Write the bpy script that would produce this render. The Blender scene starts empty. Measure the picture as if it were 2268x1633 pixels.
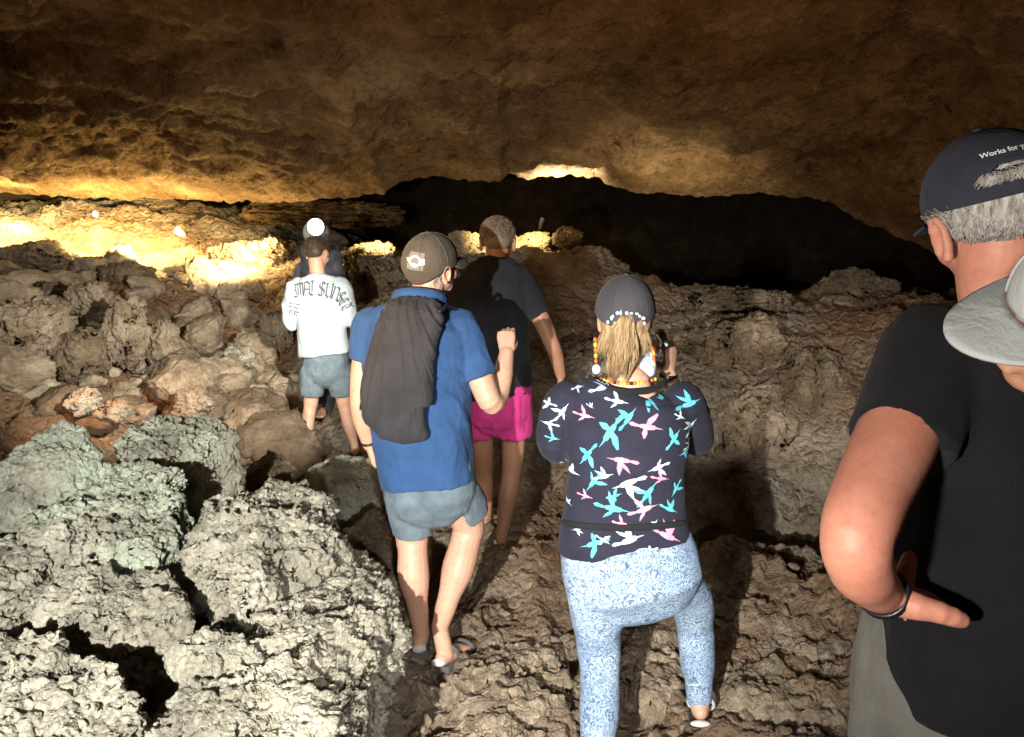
import bpy, bmesh, math, random
import numpy as np
from mathutils import Vector, Matrix, Euler
from mathutils.bvhtree import BVHTree

random.seed(7)
rng = np.random.default_rng(7)
SC = bpy.context.scene
COL = SC.collection
R = math.radians

# ------------------------------------------------------------------ camera
CAMZ, PITCH, F = 1.7, R(8.5), 1780.0
cam_d = bpy.data.cameras.new('camera')
cam_d.sensor_width = 36.0
cam_d.lens = 36.0 * F / 2268.0
cam_d.clip_start, cam_d.clip_end = 0.05, 200
cam = bpy.data.objects.new('camera', cam_d)
cam.location = (0, 0, CAMZ)
cam.rotation_euler = (R(90) - PITCH, 0, 0)
COL.objects.link(cam)
SC.camera = cam

def P(px, row, Y):
    u, v = (px - 1134.0) / F, (816.5 - row) / F
    dy = math.cos(PITCH) + v * math.sin(PITCH)
    dz = -math.sin(PITCH) + v * math.cos(PITCH)
    t = Y / dy
    return Vector((u * t, Y, CAMZ + dz * t))

def onz(px, row, z):
    u, v = (px - 1134.0) / F, (816.5 - row) / F
    dy = math.cos(PITCH) + v * math.sin(PITCH)
    dz = -math.sin(PITCH) + v * math.cos(PITCH)
    t = (z - CAMZ) / dz
    return Vector((u * t, dy * t, z))

# ------------------------------------------------------------------ world, lamps, exposure
w = bpy.data.worlds.new('World'); SC.world = w; w.use_nodes = True
bg = w.node_tree.nodes['Background']
bg.inputs['Color'].default_value = (1.0, 0.52, 0.22, 1)
bg.inputs['Strength'].default_value = 0.012
SC.view_settings.view_transform = 'Standard'
SC.view_settings.look = 'None'
SC.view_settings.exposure = 0.2
SC.view_settings.gamma = 1
SC.view_settings.use_curve_mapping = False
SC.render.engine = 'CYCLES'
SC.cycles.use_denoising = True
try: SC.cycles.denoiser = 'OPENIMAGEDENOISE'
except Exception: pass
SC.cycles.max_bounces = 5
SC.cycles.diffuse_bounces = 3
SC.cycles.sample_clamp_indirect = 4.0

def lamp(name, kind, loc, aim, energy, color, radius=0.03, size=60, blend=0.6):
    d = bpy.data.lights.new(name, kind)
    d.energy = energy; d.color = color; d.shadow_soft_size = radius
    if kind == 'SPOT':
        d.spot_size = R(size); d.spot_blend = blend
    o = bpy.data.objects.new(name, d); o.location = loc
    if aim is not None:
        o.rotation_euler = (Vector(aim) - Vector(loc)).to_track_quat('-Z', 'Y').to_euler()
    COL.objects.link(o)
    return o

WHITE, WARM, AMBER = (1, .97, .90), (1, .72, .42), (1, .76, .33)
# a visitor's torch behind the photographer; other spots below are unseen added fill
lamp('torch_and_fill', 'SPOT', (0.20, 2.98, 1.22), (-0.06, 4.35, 0.95), 34, (1, .95, .88), .02, 50, .8)  # unseen spot added to brighten the walker in pink shorts
lamp('torch_and_fill', 'SPOT', (-0.86, -0.90, 1.56), (-0.56, 3.1, 0.62), 1320, WHITE, .025, 60, .75)
lamp('torch_and_fill', 'SPOT', (0.22, -0.40, 1.52), (-0.12, 3.3, 0.30), 230, (1, .96, .90), .04, 37, .9)  # unseen fill added to soften the shadows on legs and path
lamp('torch_and_fill', 'SPOT', (0.74, 1.85, 1.25), (1.22, 5.6, 0.92), 400, (1, .92, .80), .03, 25, .7)  # unseen spot added in mid-air to light the right bank
lamp('torch_and_fill', 'SPOT', (0.78, 1.85, 1.25), (2.20, 5.5, 0.86), 330, (1, .92, .80), .03, 27, .8)  # second added spot beside it, widening the light on the bank
lamp('torch_and_fill', 'SPOT', (-0.52, 3.62, 1.72), (-3.0, 7.0, 0.75), 880, (1, .93, .80), .03, 50, .8)  # unseen spot added ahead of the man in blue, lights the left slope
lamp('torch_and_fill', 'SPOT', (-0.35, 0.05, 1.45), (0.72, 1.35, 1.40), 125, (1, .92, .85), .04, 66, .9)  # unseen fill added for the man in black at the right
# cave flood lamps at ledge, rocks and roof lip, plus unseen washes added
for px, row, Y, e in ((392, 514, 10.40, 120), (212, 472, 10.65, 60), (40, 478, 10.5, 60), (560, 545, 9.75, 60)):
    lamp('ledge_light', 'POINT', P(px, row, Y), None, e, AMBER, .05)
lamp('ledge_light', 'SPOT', P(560, 545, 8.3), P(430, 572, 10.3), 1300, AMBER, .05, 50, .9)  # unseen spot in open air, added to brighten the yellow wall
lamp('ledge_light', 'SPOT', P(330, 505, 8.9), P(235, 545, 10.5), 2000, AMBER, .05, 60, .8)  # added open-air spot that widens the light on the wall
lamp('ledge_light', 'SPOT', P(40, 500, 9.2), P(0, 530, 10.5), 700, AMBER, .05, 60, .8)  # added open-air spot for the left end of the wall
lamp('rock_lamp', 'SPOT', P(1120, 440, 8.9), P(1130, 545, 10.2), 420, AMBER, .04, 62, .8)
lamp('rock_lamp', 'SPOT', P(860, 440, 8.9), P(830, 560, 9.6), 300, AMBER, .04, 42, .8)
lamp('roof_lamp', 'SPOT', P(1215, 470, 9.05), P(1240, 370, 9.42), 300, (1, .97, .86), .04, 105, 1.0)
lamp('added_roof_wash', 'SPOT', P(1500, 560, 8.0), P(1480, 330, 8.5), 70, (1, .82, .50), .1, 130, 1.0)  # unseen wash added to warm the roof near the lip
lamp('red_floor_fill', 'SPOT', (-3.4, 5.0, 1.6), (-2.9, 6.0, 0.3), 110, (1, .42, .15), .1, 60, 1.0)  # unseen red spot added to redden the left floor
lamp('added_roof_wash', 'SPOT', (-1.0, 2.0, 1.5), (-0.6, 6.5, 3.4), 140, (1, .60, .30), .3, 110, 1.0)  # added wash from mid-air that tints the roof brown
lamp('added_roof_wash', 'SPOT', (1.6, 3.0, 1.2), (1.6, 6.5, 3.4), 45, (1, .60, .30), .3, 110, 1.0)  # added, unseen: warms the right side of the roof

# ------------------------------------------------------------------ numpy noise
def _hash(ix, iy, iz, seed):
    h = (ix.astype(np.uint32) * np.uint32(374761393) + iy.astype(np.uint32) * np.uint32(668265263)
         + iz.astype(np.uint32) * np.uint32(2147483647) + np.uint32(seed * 1013 + 7))
    h = (h ^ (h >> np.uint32(13))) * np.uint32(1274126177)
    h = (h ^ (h >> np.uint32(16))) * np.uint32(2246822519)
    return ((h ^ (h >> np.uint32(15))) & np.uint32(0xFFFFFF)).astype(np.float32) / np.float32(0xFFFFFF)

def vnoise(p, seed=0):
    p = np.asarray(p, dtype=np.float32)
    i = np.floor(p); f = p - i
    f = f * f * f * (f * (f * 6 - 15) + 10)
    i = i.astype(np.int64).astype(np.int32).view(np.uint32).reshape(p.shape)
    x, y, z = i[:, 0], i[:, 1], i[:, 2]
    o = np.uint32(1)
    def hh(a, b, c): return _hash(x + a, y + b, z + c, seed)
    Z = np.uint32(0)
    c00 = hh(Z, Z, Z) * (1 - f[:, 0]) + hh(o, Z, Z) * f[:, 0]
    c10 = hh(Z, o, Z) * (1 - f[:, 0]) + hh(o, o, Z) * f[:, 0]
    c01 = hh(Z, Z, o) * (1 - f[:, 0]) + hh(o, Z, o) * f[:, 0]
    c11 = hh(Z, o, o) * (1 - f[:, 0]) + hh(o, o, o) * f[:, 0]
    c0 = c00 * (1 - f[:, 1]) + c10 * f[:, 1]
    c1 = c01 * (1 - f[:, 1]) + c11 * f[:, 1]
    return (c0 * (1 - f[:, 2]) + c1 * f[:, 2]) * 2 - 1

def fbm(p, octaves=4, gain=.5, seed=0, ridged=False):
    p = np.asarray(p, dtype=np.float32)
    a, s, t = 1.0, np.zeros(len(p), np.float32), 0
    for k in range(octaves):
        n = vnoise(p + np.float32(17.3 * k), seed + k)
        if ridged: n = 1 - 2 * np.abs(n)
        s += a * n; t += a; a *= gain; p = p * 2.03
    return s / t

# ------------------------------------------------------------------ object helpers
def tag(o, label=None, cat=None, group=None, kind=None):
    if label: o['label'] = label
    if cat: o['category'] = cat
    if group: o['group'] = group
    if kind: o['kind'] = kind
    return o

def empty(name, loc, label, cat, group=None):
    o = bpy.data.objects.new(name, None); o.location = loc; o.empty_display_size = .1
    COL.objects.link(o)
    return tag(o, label, cat, group)

def world_of(parent):
    v = Vector((0, 0, 0))
    while parent is not None:
        v = v + Vector(parent.location); parent = parent.parent
    return v

def link(name, me, mats, parent=None, smooth=True):
    """me is in world coordinates; it is stored relative to its parent"""
    if not isinstance(mats, (list, tuple)): mats = [mats]
    for m in mats:
        if m is not None: me.materials.append(m)
    if smooth: me.polygons.foreach_set('use_smooth', np.ones(len(me.polygons), bool))
    o = bpy.data.objects.new(name, me); COL.objects.link(o)
    if parent is not None:
        off = world_of(parent)
        n = len(me.vertices); co = np.empty(n * 3, np.float32); me.vertices.foreach_get('co', co)
        co = co.reshape(-1, 3) - np.array(off, np.float32)
        me.vertices.foreach_set('co', co.ravel())
        o.parent = parent
    me.update()
    return o

def from_arrays(verts, faces):
    me = bpy.data.meshes.new('mesh')
    me.from_pydata([tuple(v) for v in verts], [], [tuple(f) for f in faces])
    me.update(); return me

def grid_mesh(V):
    """V: (n, m, 3)"""
    n, m = V.shape[:2]
    idx = np.arange(n * m).reshape(n, m)
    q = np.stack([idx[:-1, :-1], idx[:-1, 1:], idx[1:, 1:], idx[1:, :-1]], -1).reshape(-1, 4)
    me = bpy.data.meshes.new('mesh')
    me.vertices.add(n * m); me.vertices.foreach_set('co', V.astype(np.float32).ravel())
    me.loops.add(q.size); me.loops.foreach_set('vertex_index', q.astype(np.int32).ravel())
    me.polygons.add(len(q))
    me.polygons.foreach_set('loop_start', np.arange(0, q.size, 4, dtype=np.int32))
    me.update(calc_edges=True); me.validate()
    return me

def get_co(me):
    co = np.empty(len(me.vertices) * 3, np.float32); me.vertices.foreach_get('co', co)
    return co.reshape(-1, 3)

def get_no(me):
    no = np.empty(len(me.vertices) * 3, np.float32); me.vertex_normals.foreach_get('vector', no)
    return no.reshape(-1, 3)

def set_co(me, co):
    me.vertices.foreach_set('co', co.astype(np.float32).ravel()); me.update()

# ------------------------------------------------------------------ materials
class NT:
    def __init__(s, name):
        s.m = bpy.data.materials.new(name); s.m.use_nodes = True
        s.t = s.m.node_tree; s.n = s.t.nodes; s.l = s.t.links
        s.b = s.n['Principled BSDF']; s.out = s.n['Material Output']
        s.tc = s.n.new('ShaderNodeTexCoord'); s.co = s.tc.outputs['Object']
    def node(s, t, **kw):
        n = s.n.new(t)
        for k, v in kw.items():
            if hasattr(n, k): setattr(n, k, v)
        return n
    def put(s, sock, v):
        if isinstance(v, bpy.types.NodeSocket): s.l.new(v, sock)
        else: sock.default_value = v
    def noise(s, scale, detail=6, rough=.6, co=None, dist=0):
        n = s.node('ShaderNodeTexNoise')
        s.put(n.inputs['Vector'], co or s.co)
        n.inputs['Scale'].default_value = scale; n.inputs['Detail'].default_value = detail
        n.inputs['Roughness'].default_value = rough; n.inputs['Distortion'].default_value = dist
        return n.outputs['Fac']
    def voro(s, scale, feature='F1', co=None, out='Distance', rand=1):
        n = s.node('ShaderNodeTexVoronoi'); n.feature = feature
        s.put(n.inputs['Vector'], co or s.co); n.inputs['Scale'].default_value = scale
        n.inputs['Randomness'].default_value = rand
        return n.outputs[out]
    def math(s, op, a, b=0.0, c=None):
        n = s.node('ShaderNodeMath'); n.operation = op
        s.put(n.inputs[0], a); s.put(n.inputs[1], b)
        if c is not None: s.put(n.inputs[2], c)
        return n.outputs[0]
    def mapping(s, scale=(1, 1, 1), rot=(0, 0, 0), co=None):
        n = s.node('ShaderNodeMapping'); s.put(n.inputs['Vector'], co or s.co)
        n.inputs['Scale'].default_value = scale; n.inputs['Rotation'].default_value = rot
        return n.outputs[0]
    def ramp(s, fac, stops):
        n = s.node('ShaderNodeValToRGB'); s.put(n.inputs['Fac'], fac)
        e = n.color_ramp.elements
        while len(e) < len(stops): e.new(.5)
        for el, (p, c) in zip(e, stops):
            el.position = p; el.color = (*c, 1) if len(c) == 3 else c
        return n.outputs['Color']
    def mix(s, fac, a, b, mode='MIX'):
        n = s.node('ShaderNodeMix'); n.data_type = 'RGBA'; n.blend_type = mode
        s.put(n.inputs[0], fac)
        s.put(n.inputs[6], a if isinstance(a, bpy.types.NodeSocket) else (*a, 1))
        s.put(n.inputs[7], b if isinstance(b, bpy.types.NodeSocket) else (*b, 1))
        return n.outputs[2]
    def bump(s, h, dist=.01, strength=1):
        n = s.node('ShaderNodeBump'); n.inputs['Strength'].default_value = strength
        n.inputs['Distance'].default_value = dist; s.put(n.inputs['Height'], h)
        s.l.new(n.outputs[0], s.b.inputs['Normal'])
    def displace(s, h, scale, mid=0.0):
        n = s.node('ShaderNodeDisplacement'); n.inputs['Midlevel'].default_value = mid
        n.inputs['Scale'].default_value = scale; s.put(n.inputs['Height'], h)
        s.l.new(n.outputs[0], s.out.inputs['Displacement'])
        s.m.displacement_method = 'BOTH'
    def base(s, c, rough=.8, spec=.3):
        s.put(s.b.inputs['Base Color'], c if isinstance(c, bpy.types.NodeSocket) else (*c, 1))
        s.b.inputs['Roughness'].default_value = rough
        s.b.inputs['Specular IOR Level'].default_value = spec

def rock_mat(name, dark, mid, light, knob=38, amp=.020, tint=None, tint_scale=1.6, layered=0.0, col_scale=4, pit=.5, groove_amt=.30):
    s = NT(name)
    warp = s.node('ShaderNodeTexNoise'); s.put(warp.inputs['Vector'], s.co)
    warp.inputs['Scale'].default_value = 9; warp.inputs['Detail'].default_value = 2
    add = s.node('ShaderNodeVectorMath'); add.operation = 'MULTIPLY_ADD'
    s.l.new(warp.outputs['Color'], add.inputs[0]); add.inputs[1].default_value = (.06, .06, .06); s.l.new(s.co, add.inputs[2])
    wc = add.outputs[0]
    if layered:
        wc = s.mapping((1, 1, 1 + layered), (R(12), R(-8), 0), wc)
    v1 = s.voro(knob, 'F1', wc)
    v2 = s.voro(knob * .40, 'F1', wc)
    e1 = s.voro(knob * .62, 'DISTANCE_TO_EDGE', wc)
    groove = s.math('MINIMUM', s.math('MULTIPLY', e1, 4.5), 1.0)
    n1 = s.noise(7, 8, .68)
    n2 = s.noise(knob * 1.3, 5, .7, wc)
    n3 = s.noise(knob * .33, 3, .5)
    hole = s.math('SUBTRACT', 1.0, s.math('MINIMUM', s.math('MAXIMUM', s.math('MULTIPLY', s.math('SUBTRACT', n3, .30), 9.0), 0.0), 1.0))
    # lumps with grooves between, eaten into by pits
    h = s.math('MULTIPLY', s.math('SUBTRACT', .55, v1), .8)
    h = s.math('ADD', h, s.math('MULTIPLY', s.math('SUBTRACT', .5, v2), 1.0))
    h = s.math('ADD', h, s.math('MULTIPLY', groove, groove_amt))
    h = s.math('SUBTRACT', h, s.math('MULTIPLY', hole, 3.2 * groove_amt))
    h = s.math('ADD', h, s.math('MULTIPLY', s.math('SUBTRACT', n1, .5), 2.6))
    h = s.math('ADD', h, s.math('MULTIPLY', s.math('SUBTRACT', n2, .5), pit))
    h = s.math('SUBTRACT', h, groove_amt)
    s.displace(h, amp)
    c = s.ramp(s.noise(col_scale, 8, .65), [(.28, dark), (.5, mid), (.7, light)])
    fine = s.ramp(s.noise(knob * 2.1, 4, .7), [(.3, (.55, .52, .48)), (.6, (1, 1, 1))])
    c = s.mix(.75, c, fine, 'MULTIPLY')
    if tint:
        f = s.ramp(s.noise(tint_scale, 3, .5), [(.42, (0, 0, 0)), (.62, (1, 1, 1))])
        c = s.mix(s.math('MULTIPLY', f, .75), c, tint)
    s.base(c, .93, .15)
    return s.m

M = {}
M['rock_pale'] = rock_mat('pale_knobby_limestone', (.17, .155, .125), (.42, .40, .325), (.62, .595, .50), 31, .022, pit=.35)
M['rock_green'] = rock_mat('greenish_limestone', (.19, .185, .15), (.43, .42, .345), (.61, .60, .51), 36, .020, tint=(.50, .59, .46))
M['rock_slab'] = rock_mat('layered_limestone', (.20, .18, .14), (.42, .395, .32), (.60, .57, .47), 34, .018, layered=1.2, pit=.35)
M['rock_tan'] = rock_mat('tan_limestone', (.15, .115, .08), (.34, .275, .20), (.51, .44, .335), 20, .026)
M['rock_brown'] = rock_mat('brown_limestone', (.09, .068, .046), (.23, .18, .125), (.37, .30, .215), 16, .032)
M['floor'] = rock_mat('cave_floor_rock', (.125, .10, .075), (.32, .275, .215), (.50, .45, .37), 17, .034, col_scale=2.4, tint=(.24, .13, .06), tint_scale=.35, groove_amt=.3)
M['ceiling'] = rock_mat('ceiling_rock', (.085, .048, .020), (.20, .122, .056), (.31, .21, .11), 8, .042, col_scale=1.6, layered=.9, pit=1.0, groove_amt=.25)
M['wall'] = rock_mat('darkened_wall_rock', (.015, .010, .006), (.03, .02, .012), (.05, .035, .02), 5, .06)  # darkened rock: the unlit depth is put into the colour

M['stone'] = rock_mat('rubble_stone', (.15, .115, .08), (.33, .27, .195), (.50, .43, .33), 5, .085, col_scale=1.5)
M['stone_pale'] = rock_mat('pale_rubble_stone', (.22, .19, .14), (.42, .37, .28), (.58, .53, .43), 5, .08, col_scale=1.5)
M['stone_dark'] = rock_mat('dark_rubble_stone', (.08, .06, .042), (.20, .155, .11), (.32, .26, .19), 5, .085, col_scale=1.5)
def plain(name, c, rough=.7, spec=.3, bump_scale=None, bump_d=.002, var=.15):
    s = NT(name)
    f = s.noise(30, 4, .6)
    lo = tuple(x * (1 - var) for x in c); hi = tuple(min(1, x * (1 + var)) for x in c)
    s.base(s.ramp(f, [(.3, lo), (.7, hi)]), rough, spec)
    if bump_scale: s.bump(s.noise(bump_scale, 4, .65), bump_d)
    return s.m

def cloth(name, c, var=.18, weave=900, fold=.004):
    s = NT(name)
    lo = tuple(x * (1 - var) for x in c); hi = tuple(min(1, x * (1 + var)) for x in c)
    s.base(s.ramp(s.noise(9, 5, .6), [(.3, lo), (.7, hi)]), .9, .12)
    wv = s.noise(weave, 2, .5)
    fo = s.noise(16, 4, .55, s.mapping((1, 1, .45)), .6)
    s.bump(s.math('ADD', s.math('MULTIPLY', wv, .12), fo), fold * 2.2)
    s.b.inputs['Sheen Weight'].default_value = .04
    return s.m

def skin(name, c, red):
    s = NT(name)
    a = s.ramp(s.noise(14, 5, .6), [(.3, c), (.72, red)])
    sp = s.ramp(s.noise(70, 6, .72), [(.30, (.84, .78, .75)), (.55, (1, 1, 1))])
    s.base(s.mix(.8, a, sp, 'MULTIPLY'), .52, .4)
    s.b.inputs['Subsurface Weight'].default_value = .12
    s.b.inputs['Subsurface Radius'].default_value = (.012, .005, .003)
    s.bump(s.noise(260, 3, .6), .0004)
    return s.m

def hair_mat(name, lo, hi, sc=(60, 60, 6)):
    s = NT(name)
    f = s.noise(1, 5, .7, s.mapping(sc))
    s.base(s.ramp(f, [(.32, lo), (.68, hi)]), .55, .4)
    s.bump(f, .006)
    return s.m

M['skin_pale'] = skin('pale_skin', (.60, .38, .27), (.58, .32, .22))
M['skin_pink'] = skin('pink_skin', (.60, .28, .19), (.55, .21, .14))
M['skin_tan'] = skin('tanned_skin', (.42, .23, .14), (.40, .19, .11))
M['denim'] = cloth('blue_grey_denim', (.13, .17, .20), .35)
M['blue'] = cloth('royal_blue_cotton', (.034, .082, .20), .14)
M['black'] = cloth('black_cotton', (.011, .011, .013), .2)
M['charcoal'] = cloth('charcoal_cotton', (.020, .0205, .024), .2)
M['white'] = cloth('white_cotton', (.46, .54, .58), .05, fold=.005)
M['pink'] = cloth('magenta_swim_fabric', (.52, .04, .20), .2, fold=.006)
M['navy'] = cloth('dark_navy_lycra', (.024, .024, .040), .2, fold=.002)
M['trim'] = cloth('black_collar_trim', (.016, .018, .02), .2, fold=.001)
M['cap_olive'] = cloth('olive_brown_cap_cloth', (.085, .073, .056), .2)
M['cap_plum'] = cloth('washed_black_cap_cloth', (.075, .068, .078), .2)
M['cap_navy'] = cloth('dark_navy_cap_cloth', (.034, .037, .050), .2)
M['cap_pale'] = cloth('pale_grey_cap_cloth', (.34, .36, .35), .08)
M['grey_pants'] = cloth('grey_trouser_cloth', (.155, .152, .135), .15)
M['jacket'] = cloth('dark_grey_jacket_cloth', (.06, .06, .075), .25)
M['bag'] = cloth('dark_grey_bag_nylon', (.040, .039, .043), .25, fold=.006)
M['bag'].node_tree.nodes['Principled BSDF'].inputs['Roughness'].default_value = .55
M['hair_brown'] = hair_mat('dark_brown_hair', (.030, .019, .012), (.10, .068, .042))
M['hair_grey'] = hair_mat('grey_hair', (.16, .14, .12), (.66, .63, .57), (90, 90, 14))
M['hair_blond'] = hair_mat('dark_blond_hair', (.22, .135, .065), (.58, .40, .21))
M['hair_sandy'] = hair_mat('sandy_brown_hair', (.10, .075, .05), (.25, .195, .135))
M['plastic'] = plain('black_plastic', (.012, .012, .013), .35, .5)
M['rubber'] = plain('grey_rubber', (.11, .10, .10), .8)
M['pale_rubber'] = plain('pale_rubber', (.62, .60, .58), .7)
M['white_print'] = plain('white_print', (.80, .80, .78), .8)
M['patch'] = cloth('pale_grey_patch_cloth', (.19, .19, .17), .08)
M['black_print'] = plain('dark_ink', (.09, .10, .11), .8)
M['teal'] = plain('teal_print', (.10, .46, .56), .8, var=.25)
M['pinkp'] = plain('pink_print', (.80, .28, .42), .8, var=.25)
M['mint'] = plain('pale_mint_print', (.52, .68, .70), .8, var=.15)
M['periw'] = plain('periwinkle_fabric', (.45, .52, .75), .8, var=.2)
M['bead_orange'] = plain('orange_bead', (.75, .14, .03), .35, .5)
M['bead_yellow'] = plain('yellow_bead', (.80, .58, .06), .35, .5)
M['metal'] = plain('dull_metal', (.35, .35, .34), .45, .5)

def leggings_mat():
    s = NT('blue_wave_print_leggings')
    warp = s.node('ShaderNodeTexNoise'); s.put(warp.inputs['Vector'], s.co); warp.inputs['Scale'].default_value = 18
    ad = s.node('ShaderNodeVectorMath'); ad.operation = 'MULTIPLY_ADD'
    s.l.new(warp.outputs['Color'], ad.inputs[0]); ad.inputs[1].default_value = (.02, .02, .02); s.l.new(s.co, ad.inputs[2])
    d = s.voro(17, 'F1', ad.outputs[0])
    ring = s.math('SINE', s.math('MULTIPLY', d, 78))
    ring = s.math('ADD', ring, s.math('MULTIPLY_ADD', s.noise(75, 3, .7), 5.0, -2.5))
    tiny = s.math('SUBTRACT', s.noise(150, 3, .75), .5)
    f = s.math('ADD', s.math('MULTIPLY_ADD', ring, .30, .5), s.math('MULTIPLY', tiny, 2.2))
    base = s.ramp(s.noise(6, 3, .5), [(.35, (.27, .37, .52)), (.65, (.38, .49, .61))])
    c = s.mix(s.ramp(f, [(.30, (0, 0, 0)), (.55, (1, 1, 1))]), (.085, .125, .20), base)
    blot = s.ramp(s.noise(26, 3, .6), [(.30, (.35, .4, .5)), (.38, (1, 1, 1))])
    s.base(s.mix(1, c, blot, 'MULTIPLY'), .8, .2)
    s.bump(s.noise(9, 3, .5), .004)
    return s.m
M['leggings'] = leggings_mat()

def emit(name, c, strength):
    m = bpy.data.materials.new(name); m.use_nodes = True
    b = m.node_tree.nodes['Principled BSDF']
    b.inputs['Base Color'].default_value = (.8, .8, .8, 1)
    b.inputs['Emission Color'].default_value = (*c, 1); b.inputs['Emission Strength'].default_value = strength
    return m
M['lens'] = emit('lit_lamp_lens', (1, .90, .62), 9)
M['headlamp'] = emit('lit_headlamp_lens', (1, .96, .84), 6)

# ------------------------------------------------------------------ cave floor (structure)
CP = [  # path and middle
    (0, .4, 0), (.5, 1.2, 0), (-.4, 1.4, .02), (.45, 2.6, 0), (.9, 2.6, .05), (-.3, 3.2, -.01), (.1, 3.2, 0), (-.02, 4.3, -.01), (.5, 3.6, .02), (.25, 4.35, .03),
    (-.1, 4.9, .1), (1.1, 3.4, .08), (1.6, 2.4, .15), (2.2, 1.5, .25), (2.4, 3.4, .2)]
for px, row, Y in [
    # floor rim, pit, right bank
    (1240, 1205, 4.42), (1600, 1215, 4.42), (1740, 1235, 4.30), (1900, 1290, 3.9), (2150, 1330, 3.7),
    (1600, 1050, 5.35), (1700, 1040, 5.45), (1600, 900, 5.9), (1750, 900, 5.9), (1850, 1000, 5.5), (1700, 760, 6.8), (1500, 760, 6.8), (1500, 680, 7.8),
    (1700, 680, 7.8), (1900, 680, 7.4), (2000, 720, 6.4), (2150, 690, 6.8), (2300, 740, 6.0), (1800, 660, 10), (1500, 650, 9.5), (2050, 660, 9),
    (1250, 900, 5.9), (1260, 760, 7.0), (1330, 640, 8.2), (1400, 610, 8.8), (1190, 1080, 5.2), (1300, 1000, 5.45),
    # behind the walkers, centre
    (1080, 560, 10.2), (1230, 560, 10.2), (900, 590, 9.2), (830, 640, 8.0), (800, 760, 7.2), (730, 1018, 6.35), (680, 1018, 6.35), (800, 1010, 6.3), (740, 900, 7.0), (1000, 570, 10.6),
    # left slope
    (560, 900, 6.9), (450, 900, 6.8), (300, 900, 6.7), (150, 880, 6.6), (20, 900, 6.2), (-200, 860, 6.0),
    (600, 800, 7.7), (450, 790, 7.7), (300, 800, 7.3), (650, 700, 8.6), (420, 700, 8.6), (520, 640, 9.2), (620, 600, 9.8), (420, 600, 9.9), (300, 590, 10.1),
    (200, 545, 10.4), (400, 545, 10.9), (560, 545, 11), (60, 505, 10.7), (300, 500, 11.3), (0, 470, 11.3), (-200, 460, 11.2), (480, 500, 11.6), (0, 700, 7.6), (150, 640, 8.4), (-300, 640, 8.0)]:
    p = P(px, row, Y); CP.append((p.x, p.y, p.z))
CP += [(-.95, 2.2, .02), (-.6, 2.8, .0), (-1.6, 2.4, .05), (-1.5, 3.4, .08), (-2.4, 3.6, .2), (-2.2, 2.2, .1), (-.9, 3.7, .02), (-1.6, 4.4, .15), (-2.7, 4.6, .3),
       (-.75, 5.2, -.12), (-1.5, 5.4, -.05), (-.7, 4.4, -.02), (-2.6, 5.6, .25), (1.35, 4.85, -.40), (1.0, 4.85, -.35), (1.75, 4.75, -.35), (.55, 4.8, -.12),
       (0, 14, .9), (3, 14, .5), (-4, 14, 2.2), (6, 12, .6), (7, 7, 1.1), (5, 3, 1.0), (-5, 3, .9), (-8, 8, 2.2)]
CP = np.array(CP, np.float64)

def tps_fit(cp, lam=.02):
    n = len(cp); d = np.hypot(cp[:, None, 0] - cp[None, :, 0], cp[:, None, 1] - cp[None, :, 1])
    K = np.where(d > 0, d * d * np.log(d + 1e-9), 0) + lam * np.eye(n)
    Pm = np.c_[np.ones(n), cp[:, :2]]
    A = np.zeros((n + 3, n + 3)); A[:n, :n] = K; A[:n, n:] = Pm; A[n:, :n] = Pm.T
    return np.linalg.solve(A, np.r_[cp[:, 2], np.zeros(3)])
TPS = tps_fit(CP)
def ground(x, y):
    x = np.atleast_1d(np.asarray(x, np.float64)); y = np.atleast_1d(np.asarray(y, np.float64))
    r = TPS[-3] + TPS[-2] * x + TPS[-1] * y
    for k in range(len(CP)):
        d2 = (x - CP[k, 0]) ** 2 + (y - CP[k, 1]) ** 2
        r += TPS[k] * .5 * d2 * np.log(d2 + 1e-9)
    return r

NS, NTT = 640, 520
s_ = np.linspace(-1, 1, NS); t_ = np.linspace(0, 1, NTT)
yy = .45 * np.exp(t_ * math.log(14.5 / .45))
Yg, Sg = np.meshgrid(yy, s_, indexing='ij')
Xg = Sg * (Yg * .86 + 1.3)
Zg = ground(Xg.ravel(), Yg.ravel()).reshape(Xg.shape)
pts = np.stack([Xg, Yg, Zg], -1).reshape(-1, 3)
path = np.exp(-((pts[:, 0] - .25) / .55) ** 2) * np.exp(-np.clip(pts[:, 1] - 4.4, 0, 9) * 1.5)
rough = 1 - .30 * path
dz = .10 * fbm(pts * 1.7, 5, .5, 3) + .09 * (fbm(pts * 4.2, 4, .55, 9, True) - .25) * .9
blk = fbm(pts * 2.6, 2, .4, 21); blk = np.round(blk * 5) / 5 * .12      # broken ledges
dz = (dz + blk) * rough
V = pts.copy(); V[:, 2] += dz
floor = link('cave_floor', grid_mesh(V.reshape(NTT, NS, 3)), M['floor']); tag(floor, kind='structure')
FLOOR_Z = V[:, 2].reshape(NTT, NS)
def gz(x, y):
    ti = math.log(max(y, .46) / .45) / math.log(14.5 / .45) * (NTT - 1)
    si = (x / (y * .86 + 1.3) + 1) / 2 * (NS - 1)
    i, j = int(min(max(ti, 0), NTT - 1)), int(min(max(si, 0), NS - 1))
    return float(FLOOR_Z[i, j])

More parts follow.
